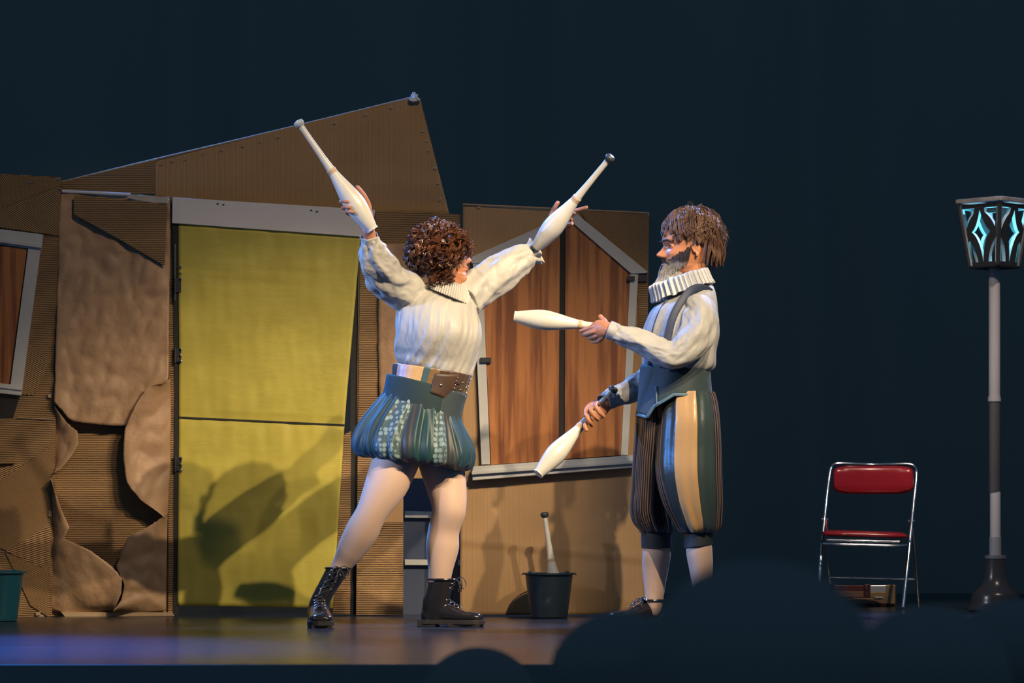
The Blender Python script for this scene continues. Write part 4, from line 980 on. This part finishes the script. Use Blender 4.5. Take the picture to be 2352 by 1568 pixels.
# waistcoat / corset with pointed front, braces
rows_Y = [Y]
M_vest = mat('waistcoat_blue_green', (.020,.038,.046), .7, noise=(5, (.024,.045,.052)), sheen=.1)
M_trim = mat('waistcoat_binding', (.10,.18,.24), .45)
def vest_bottom(u):     # photo y of the lower edge round the waist; u as theta/2pi
    f = (1-math.cos(2*PI*u))/2      # 0 left .. 1 right
    if f < .20: return 960-(.13-f)*60 if f < .13 else 960-(f-.13)*330
    return 937-27*min(1,(f-.20)/.25)
def make_vest():
    n = 160; k = 14; V = []
    for i in range(k+1):
        t = i/k
        for j in range(n):
            u = j/n; th = 2*PI*u; yb = vest_bottom(u); yt = 836+2*math.cos(th); y = yt+(yb-yt)*t
            q = (y-836)/110.; c = 1551; hw = 78+3*math.sin(q*1.6)+7*q*q+1; dp = .172+.012*q
            s = Y/F; bow = .0012*math.sin(th*9+q*6)
            V.append(P(c, y, Y)+Vector((-math.cos(th)*(hw*s+bow), -math.sin(th)*(dp+bow), 0)))
    Fc = [(i*n+j, i*n+(j+1) % n, (i+1)*n+(j+1) % n, (i+1)*n+j) for i in range(k) for j in range(n)]
    b = MB(); b.add(V, Fc); o = b.build('waistcoat', M_vest, mo, angle=70); s = o.modifiers.new('t','SOLIDIFY'); s.thickness = .005; s.offset = 0
    tr = MB(); low = V[k*n:]; d = [Vector(p)+Vector((0,-.002,0)) for p in low]; tr.add(*tube(d+[d[0]], [(.007,.004)]*(n+1), 8, 1)); tr.build('binding', M_trim, o)
    tr = MB(); pts = [P(1507,886,Y,-.155), P(1508,905,Y,-.163), P(1508,928,Y,-.166)]; tr.add(*tube(pts, [.003]*3, 6, 3)); tr.build('seam', M_trim, o)
    return o
vest = make_vest()
def strap(pts, name, w_=.017):
    p = [P(x, y, Y, d) for x, y, d in pts]; b = MB(); b.add(*tube(p, [(w_, .004)]*len(p), 12, 5)); b.build(name, mat('navy_strap', (.022,.035,.075), .6), mo)
strap([(1636,690,-.02),(1630,670,-.07),(1608,660,-.125),(1585,668,-.17),(1563,695,-.200),(1545,730,-.216),(1535,770,-.218),(1528,810,-.215),(1522,845,-.195)], 'brace')
strap([(1534,690,-.11),(1516,720,-.125),(1504,755,-.135),(1497,790,-.140),(1492,840,-.135)], 'brace', .011)
# breeches
M_br = panel_mat('breeches_panels', [(0,(.20,.12,.07)),(.085,(.020,.032,.034)),(.166,(.50,.30,.13)),(.279,(.034,.056,.060)),(.385,(.22,.13,.085)),(.60,(.03,.05,.055)),(.75,(.24,.145,.085)),(.9,(.05,.05,.05))], .34, .05, stripe=([(0,.085),(.385,.6),(.75,.9)], 46, (.012,.010,.010)))
M_br2 = panel_mat('breeches_panels_far', [(0,(.24,.145,.085)),(.02,(.020,.034,.034)),(.07,(.20,.12,.07)),(.24,(.020,.020,.024)),(.33,(.20,.13,.09)),(.40,(.035,.055,.058)),(.55,(.24,.145,.085)),(.7,(.62,.40,.19)),(.85,(.05,.09,.10))], .40, .05, stripe=([(.07,.24),(.33,.40),(.55,.7)], 52, (.012,.010,.010)))
def br_fold(seed, amp=.006):
    def f(th, t):
        return amp*(math.sin(th*11+seed+math.sin(t*6))*.7+math.sin(th*19+t*3)*.35+1.3*wob(math.cos(th)*3+seed, math.sin(th)*3, t*3.5))*(.35+1.1*abs(t-.35))
    return f
V, Fc, UV = loft([ring(1582,900,58,0,.13,Y,-.05), ring(1582,925,66,0,.15,Y,-.04), ring(1583,970,70,0,.17,Y,-.05), ring(1582,1030,74,0,.165,Y,-.06), ring(1583,1090,74,0,.155,Y,-.08), ring(1590,1150,68,0,.145,Y,-.08), ring(1598,1190,58,0,.13,Y,-.08), ring(1602,1212,50,0,.115,Y,-.08), ring(1604,1223,40,0,.09,Y,-.08), ring(1605,1218,34,0,.075,Y,-.08)], 220, 7, br_fold(1.), cap=False)
b = MB(); b.add(V, Fc, UV); br = b.build('breeches', [M_br, M_br2, mat('black_velvet', (.02,.02,.025), .8)], mo, angle=80)
b2 = MB(); b2.add(V, Fc, UV, 0)
V, Fc, UV = loft([ring(1508,900,38,0,.12,Y,.06), ring(1506,940,44,0,.14,Y,.08), ring(1502,1000,44,0,.15,Y,.10), ring(1498,1060,45,0,.15,Y,.12), ring(1496,1120,46,0,.145,Y,.13), ring(1494,1170,47,0,.14,Y,.14), ring(1500,1200,45,0,.125,Y,.14), ring(1506,1216,38,0,.11,Y,.14), ring(1508,1223,34,0,.085,Y,.14), ring(1508,1218,30,0,.075,Y,.14)], 220, 7, br_fold(3.), cap=False)
b2.add(V, Fc, UV, 1)
old = br.data; me = b2.mesh('breeches', wpos(mo)); [me.materials.append(m) for m in old.materials]; br.data = me; me.polygons.foreach_set('use_smooth', [True]*len(me.polygons))
M_cuffb = mat('breeches_cuff', (.028,.035,.04), .6)
b = MB(); b.add(*loft([ring(1604,1214,33,0,.078,Y,-.08), ring(1604,1235,33,-3,.074,Y,-.08), ring(1604,1253,33,-5,.072,Y,-.08)], 60, 4, lambda th,t: .001*math.sin(th*30))); b.build('knee_cuff', M_cuffb, mo)
b = MB(); b.add(*loft([ring(1508,1214,36,0,.078,Y,.14), ring(1508,1237,36,0,.076,Y,.14), ring(1509,1258,36,0,.074,Y,.14)], 60, 4, lambda th,t: .001*math.sin(th*30))); b.build('knee_cuff', M_cuffb, mo)
boot(mo, P(1502,1378,Y,.125), Vector((P(1535,0,Y,.17).x, Y+.17, 0)), Vector((P(1398,0,Y,.02).x, Y+.02, 0)), .046, 0, 'l')
boot(mo, P(1612,1360,Y,-.05), Vector((P(1648,0,Y,-.0).x, Y-.0, 0)), Vector((P(1518,0,Y,-.16).x, Y-.16, 0)), .046, 0, 'r')

# ------------------------------------------------------------------ folding chair
YC = 17.0
M_chrome = mat('chrome_tube', (.80,.82,.85), .12, metal=1)
M_red = mat('red_vinyl', (.52,.020,.028), .25, spec=.6, coat=.5, bump=(8, .2, .004))
ch = thing('folding_chair', P(1990, 1398, YC), 'red vinyl folding chair with chrome tube frame, standing alone right of the bearded man', 'chair')
def ctube(name, pts, r, k=6, m=None):
    b = MB(); b.add(*tube([P(x, y, YC, d) for x, y, d in pts], [r]*len(pts), 12, k)); return b.build(name, m or M_chrome, ch)
ctube('back_frame', [(1881,1392,-.16),(1884,1300,-.09),(1897,1160,.06),(1905,1095,.12),(1909,1075,.14),(1920,1065,.145),(1955,1065,.15),(2003,1067,.16),(2050,1066,.15),(2088,1066,.145),(2100,1072,.14),(2105,1090,.13),(2098,1160,.06),(2087,1270,-.06),(2074,1396,-.18)], .0095)
ctube('rear_frame', [(1906,1340,.16),(1900,1290,.10),(1894,1240,.02),(1890,1232,.0)], .0085)
ctube('rear_frame', [(2110,1394,.22),(2106,1330,.15),(2101,1260,.06),(2096,1212,.0)], .0085)
ctube('crossbar', [(1903,1325,.13),(2000,1327,.14),(2100,1330,.15)], .0055)
ctube('seat_frame', [(1888,1238,.02),(1890,1246,-.16),(1900,1249,-.20),(1980,1251,-.205),(2070,1253,-.20),(2084,1248,-.16),(2088,1238,.02)], .008)
ctube('seat_rail', [(1898,1240,-.19),(1980,1242,-.195),(2066,1244,-.19)], .008)
for q in ((1889,1192),(1900,1192),(2088,1196),(2099,1196)):
    b = MB(); b.add(*ball(P(q[0], q[1], YC, .0), .0075, 10, 8)); b.build('rivet', M_chrome, ch)
def cushion(name, fn, nx, ny):
    V = [fn(i/nx, j/ny, 0) for j in range(ny+1) for i in range(nx+1)]+[fn(i/nx, j/ny, 1) for j in range(ny+1) for i in range(nx+1)]
    o = (nx+1)*(ny+1); Fc = []
    for j in range(ny):
        for i in range(nx):
            a = j*(nx+1)+i; Fc.append((a, a+nx+1, a+nx+2, a+1)); a += o; Fc.append((a, a+1, a+nx+2, a+nx+1))
    b = MB(); b.add(V, Fc); ob = b.build(name, M_red, ch, angle=180)
    bm = bmesh.new(); bm.from_mesh(ob.data); bmesh.ops.remove_doubles(bm, verts=bm.verts, dist=1e-5); bmesh.ops.recalc_face_normals(bm, faces=bm.faces); bm.to_mesh(ob.data); bm.free()
    ob.data.polygons.foreach_set('use_smooth', [True]*len(ob.data.polygons)); return ob
def sup(u, e=6.): u = 2*u-1; return max(0, 1-abs(u)**e)**.5
def backf(u, v, s):
    X = 2*u-1; Z = 2*v-1; k = max(1e-9, (abs(X)**6+abs(Z)**4)**0) ; 
    r = max(abs(X), abs(Z)); 
    if r > 0: l = (abs(X)**5+abs(Z)**5)**(1/5)/r; X /= max(l,1); Z /= max(l,1)
    x = 2006+X*93; y = 1101+Z*32.5 + 2*(X*X) - (2 if Z < 0 else -2)*(0) + 4*(1-X*X)*(1 if Z < 0 else 1)*.7 - 2
    th = .024*(max(0,1-abs(2*u-1)**8)*max(0,1-abs(2*v-1)**4))**.5
    return P(x, y, YC, .10+.03*X*X*-1+.03 - (th if s else -.4*th) )
cushion('backrest', backf, 44, 20)
def seatf(u, v, s):
    X = 2*u-1; W_ = 2*v-1; r = max(abs(X), abs(W_)); l = (abs(X)**5+abs(W_)**5)**(1/5)/max(r,1e-6) if r > 0 else 1; X /= max(l,1); W_ /= max(l,1)
    th = (max(0,1-abs(2*u-1)**8)*max(0,1-abs(2*v-1)**6))**.5
    p = P(1985+X*100+3*W_*-1, 1229+X*3, YC, W_*.18-.02); p.z += (.024*th if s else -.012*th); return p
cushion('seat', seatf, 44, 30)
b = MB(); b.add(*ball(P(1939,1226,YC,-.205), (.012,.004,.005), 10, 6)); b.build('torn_spot', mat('foam', (.6,.45,.25), .8), ch)
ctube('seat_link', [(1898,1196,.0),(1899,1212,-.02),(1902,1222,-.06)], .004, m=M_red)

# case under the chair
YS = 17.5
cs = thing('instrument_case', P(1985, 1398, YS), 'small dark red case with silver and brass end plates, lying under the red chair', 'case')
m_c = mat('case_maroon', (.10,.025,.02), .4)
def cbox(name, x0, y0, x1, y1, d0, d1, m, bev=.002):
    b = MB(); lo = P(x0, y1, YS, d0); hi = P(x1, y0, YS, d0); b.add(*box((lo.x, YS+d0, max(lo.z,.003)), (hi.x, YS+d1, hi.z))); return b.build(name, m, cs, smooth=False, bevel=bev)
cbox('body', 1915, 1344, 2058, 1393, .0, .22, m_c)
cbox('side_panel', 1918, 1358, 1984, 1371, -.006, .0, mat('case_brown', (.20,.10,.06), .5))
cbox('corner_strip', 1985, 1342, 1999, 1372, -.010, .0, mat('case_dark', (.07,.02,.02), .4))
cbox('silver_plate', 1999, 1344, 2035, 1359, -.012, .0, mat('silver_plate', (.7,.7,.72), .3, metal=.6))
cbox('brass_plate', 1999, 1359, 2035, 1372, -.010, .0, mat('dull_brass_plate', (.38,.26,.12), .4, metal=.5))
cbox('end_plate', 2035, 1343, 2056, 1386, -.014, .01, MATS['dull_brass_plate'])
cbox('lower_panel', 1960, 1373, 2036, 1386, -.008, .0, mat('case_brown2', (.22,.12,.07), .45))
cbox('label_plate', 2009, 1370, 2028, 1373, -.016, -.010, mat('chrome_label', (.85,.85,.8), .2, metal=.5), 0)
for q in ((1990,1350),(1991,1365),(2041,1352),(2050,1352),(2046,1366)):
    b = MB(); b.add(*ball(P(q[0], q[1], YS, -.014), .004, 8, 6)); b.build('rivet', M_steel, cs)

# ------------------------------------------------------------------ street lamp
YL = 16.4; s = YL/F
lx = P(2284, 0, YL).x
lamp = thing('street_lamp', (lx, YL, 0), 'stage street lamp with square black lantern glowing cyan, cut off by the right edge', 'street lamp')
M_lblk = mat('lantern_black', (.030,.030,.034), .5)
M_pale = mat('lantern_edge_pale', (.55,.60,.62), .6)
M_pole = mat('pole_white', (.55,.53,.54), .5, noise=(7, (.44,.42,.43)), stretch=(1,1,.3))
M_poled = mat('pole_dark', (.07,.07,.075), .5, noise=(7,(.10,.095,.095)), stretch=(1,1,.3))
zz = lambda py: CH+(1212-py)*s
def pole(name, y0, y1, r, m, k=0):
    b = MB(); b.add(*lathe([(r,zz(y1)),(r,zz(y0))], 28, Matrix.Translation((lx+k*s, YL, 0)))); return b.build(name, m, lamp)
pole('upper_pole', 612, 912, .029, M_pole); pole('collar', 911, 922, .033, M_pole); pole('middle_pole', 922, 1130, .029, M_poled)
pole('lower_pole', 1129, 1234, .027, M_pole, 2); pole('sleeve', 1233, 1275, .0305, mat('pole_grey', (.30,.31,.33), .5), 2)
b = MB(); b.add(*lathe([(.02,zz(1282)),(.056,zz(1282)),(.056,zz(1275)),(.02,zz(1274))], 32, Matrix.Translation((lx+3*s, YL, 0)))); b.build('flange', mat('flange_grey', (.16,.17,.19), .4), lamp)
b = MB(); pr = [(.052,zz(1283)),(.054,zz(1305)),(.062,zz(1330)),(.080,zz(1346)),(.105,zz(1356)),(.120,zz(1366)),(.127,zz(1385)),(.135,.004),(.01,.002)][::-1]
b.add(*lathe([tuple(q) for q in resample(pr, 4)], 48, Matrix.Translation((lx+3*s, YL, 0)))); b.build('bell_base', mat('base_dark', (.045,.045,.05), .25), lamp)
# lantern: four trapezoid panels with cut-outs, corner towards the house lights
ztop, zbot = zz(472), zz(612); ht = ztop-zbot; dt, db = 83*s, 57*s      # half diagonals
def arc(p, q, bul, n=7):
    out = []; dx, dy = q[0]-p[0], q[1]-p[1]
    for i in range(n):
        t = i/n; o = bul*4*t*(1-t); out.append((p[0]+dx*t-dy*o, p[1]+dy*t+dx*o))
    return out
def holes():
    H = []
    H.append(arc((0,.90),(.52,.55),-.10)+arc((.52,.55),(.0,.06),-.14)+arc((.0,.06),(-.52,.55),-.14)+arc((-.52,.55),(0,.90),-.10))
    H.append([(.84,.93),(.24,.93)]+arc((.24,.86),(.84,.56),.06))
    H.append([(-.84,.93),(-.84,.56)]+arc((-.84,.56),(-.24,.86),.06)+[(-.24,.93)])
    H.append([(.84,.44)]+arc((.80,.44),(.34,.07),-.10)+[(.34,.06),(.84,.06)])
    H.append([(-.84,.44),(-.84,.06),(-.34,.06)]+arc((-.34,.07),(-.80,.44),-.10))
    return H
def panel(k):
    a0 = math.radians(-90+90*k); a1 = a0+PI/2
    T0 = Vector((lx+dt*math.cos(a0), YL+dt*math.sin(a0), ztop)); T1 = Vector((lx+dt*math.cos(a1), YL+dt*math.sin(a1), ztop))
    B0 = Vector((lx+db*math.cos(a0), YL+db*math.sin(a0), zbot)); B1 = Vector((lx+db*math.cos(a1), YL+db*math.sin(a1), zbot))
    cu = bpy.data.curves.new('c', 'CURVE'); cu.dimensions = '2D'; cu.fill_mode = 'BOTH'; cu.extrude = .010
    for poly in [[(-1,0),(1,0),(1,1),(-1,1)]]+holes():
        sp_ = cu.splines.new('POLY'); sp_.points.add(len(poly)-1); sp_.use_cyclic_u = True
        for pt, (u, v) in zip(sp_.points, poly): pt.co = (u, v, 0, 1)
    o = bpy.data.objects.new('c', cu); C.objects.link(o); dg = bpy.context.evaluated_depsgraph_get(); dg.update()
    me = bpy.data.meshes.new_from_object(o.evaluated_get(dg)); bpy.data.objects.remove(o)
    nout = ((T0+T1+B0+B1)/4-Vector((lx,YL,(ztop+zbot)/2))); nout.z = 0; nout.normalize()
    fl = [abs(p.normal.z) > .5 for p in me.polygons]
    for v in me.vertices:
        u = (v.co.x+1)/2; w_ = v.co.y; z = v.co.z
        p = B0.lerp(B1, u).lerp(T0.lerp(T1, u), w_) + nout*(z-.010); v.co = p - Vector(lamp.location)
    me.materials.clear(); me.materials.append(M_lblk); me.materials.append(M_pale)
    for p, f in zip(me.polygons, fl): p.material_index = 0 if f else 1; p.use_smooth = False
    ob = bpy.data.objects.new('lantern_panel', me); C.objects.link(ob); ob.parent = lamp; return ob
for k in range(4): panel(k)
def frustum(name, z0, z1, d0, d1, m, th=None):
    V = []
    for z, d in ((z0,d0),(z1,d1)):
        for k in range(4): a = math.radians(-90+90*k); V.append(Vector((lx+d*math.cos(a), YL+d*math.sin(a), z)))
    b = MB(); b.add(V, [(3,2,1,0),(4,5,6,7),(0,1,5,4),(1,2,6,5),(2,3,7,6),(3,0,4,7)]); return b.build(name, m, lamp, smooth=False, bevel=.002)
frustum('bottom_plate', zz(617), zz(611), 57*s, 60*s, M_lblk)
def rim(y0, y1, d, m):
    b = MB(); c = [Vector((lx+d*math.cos(math.radians(-90+90*k)), YL+d*math.sin(math.radians(-90+90*k)), zz((y0+y1)/2))) for k in range(4)]
    h = (y1-y0)*s/2
    for k in range(4):
        p, q = c[k], c[(k+1) % 4]; n_ = ((p+q)/2-Vector((lx,YL,p.z))); n_.z = 0; n_.normalize(); n2 = n_*.012
        up = Vector((0,0,h)); V = [p-n2-up, q-n2-up, q+n2-up, p+n2-up, p-n2+up, q-n2+up, q+n2+up, p+n2+up]
        b.add(V, [(3,2,1,0),(4,5,6,7),(0,1,5,4),(1,2,6,5),(2,3,7,6),(3,0,4,7)])
    return b.build('top_rim', m, lamp, smooth=False, bevel=.002)
rim(459, 468, 85*s, mat('rim_pale', (.45,.40,.38), .5, noise=(12,(.25,.22,.21))))
for k in range(4):
    a = math.radians(-90+90*k)
    b = MB(); b.add(*tube([Vector((lx+db*math.cos(a), YL+db*math.sin(a), zbot)), Vector((lx+dt*math.cos(a), YL+dt*math.sin(a), ztop))], [.009,.009], 8, 1)); b.build('corner_post', M_lblk, lamp)
M_bulb = mat('cyan_bulb', (.2,.9,1.0), .4, emit=((.35,.95,1.0), 14))
for dx in (-10, 15):
    b = MB(); b.add(*ball(Vector((lx+dx*s*.6, YL, zz(541))), (.014,.014,.022), 14, 10)); b.build('bulb', M_bulb, lamp)
b = MB(); b.add(*tube([Vector((lx,YL,zz(612))), Vector((lx,YL,zz(560)))], [.012,.012], 10, 1)); b.add(*box((lx-.03,YL-.01,zz(562)),(lx+.03,YL+.01,zz(556)))); b.build('bulb_holder', M_lblk, lamp)
ll = bpy.data.lights.new('lantern_light', 'POINT'); ll.energy = 5.5; ll.color = (.12,.75,1.0); ll.shadow_soft_size = .02
lo_ = bpy.data.objects.new('lantern_light', ll); C.objects.link(lo_); lo_.location = (lx, YL, zz(536))

# ------------------------------------------------------------------ spectators in the dark stalls
M_sp = mat('spectator_dark_cloth', (.30,.30,.30), 1.0, spec=0); M_sh = mat('spectator_dark_hair', (.28,.28,.28), 1.0, spec=0)
def spectator(x, Ys, ztop, label, yaw=0, sc=1.0):
    t = thing('spectator', (x, Ys, -1.2), label, 'person', 'audience silhouettes')
    M = Matrix.Translation((x, Ys, ztop-.125*sc)) @ Matrix.Rotation(math.radians(90+yaw), 4, 'Z') @ Matrix.Scale(1.06*sc, 4)
    mb = MB(); mb.add(*head_geo(M)); ear_geo(mb, M, 1); ear_geo(mb, M, -1)
    def q(dz, a, b_, dy=0): return (Vector((x, Ys+dy, ztop+dz*sc)), Vector((a*sc,0,0)), Vector((0,b_*sc,0)))
    mb.add(*loft([q(-.17,.055,.06), q(-.26,.062,.066), q(-.30,.10,.08), q(-.33,.17,.10), q(-.37,.215,.12), q(-.50,.225,.13,-.01), q(-.70,.19,.13,-.01), q(-.90,.18,.13), q(-1.0,.19,.16,.03)], 36, 4))
    for sg in (-1, 1):
        mb.add(*tube([Vector((x+sg*.19*sc,Ys,ztop-.38*sc)), Vector((x+sg*.24*sc,Ys+.02,ztop-.62*sc)), Vector((x+sg*.17*sc,Ys+.22,ztop-.80*sc))], [.055,.045,.035], 14, 4))
        mb.add(*tube([Vector((x+sg*.10,Ys+.02,ztop-.98*sc)), Vector((x+sg*.12,Ys+.42,ztop-.98*sc)), Vector((x+sg*.12,Ys+.46,ztop-1.20*sc)), Vector((x+sg*.12,Ys+.44,-1.16))], [.085,.065,.055,.045], 14, 4))
    finish(smooth_remesh(mb, .008, 3), 'body', M_sp, t)
    h = MB(); h.add(*ball(M @ Vector((-.022,0,.03)), (.112*sc,.112*sc,.100*sc), 24, 16)); h.build('hair', M_sh, t)
    return t

def sp(px, py, Ys, label, yaw, sc=1.0):
    q = P(px, py, Ys); return spectator(q.x, Ys, q.z, label, yaw, sc)
sp(1735, 1300, 3.0, 'large blurred dark head of a spectator below the red chair and the bearded man', 4)
sp(1430, 1412, 5.0, 'blurred dark head of a spectator at the foot of the bearded man', -6)
sp(2125, 1400, 4.4, 'blurred dark head of a spectator below the gap between chair and street lamp', 8)
sp(2330, 1384, 5.6, 'blurred dark head of a spectator at the right edge, under the street lamp', -5)
sp(1100, 1492, 6.3, 'blurred dark head of a spectator at the stage edge, leftmost in the stalls', 0)
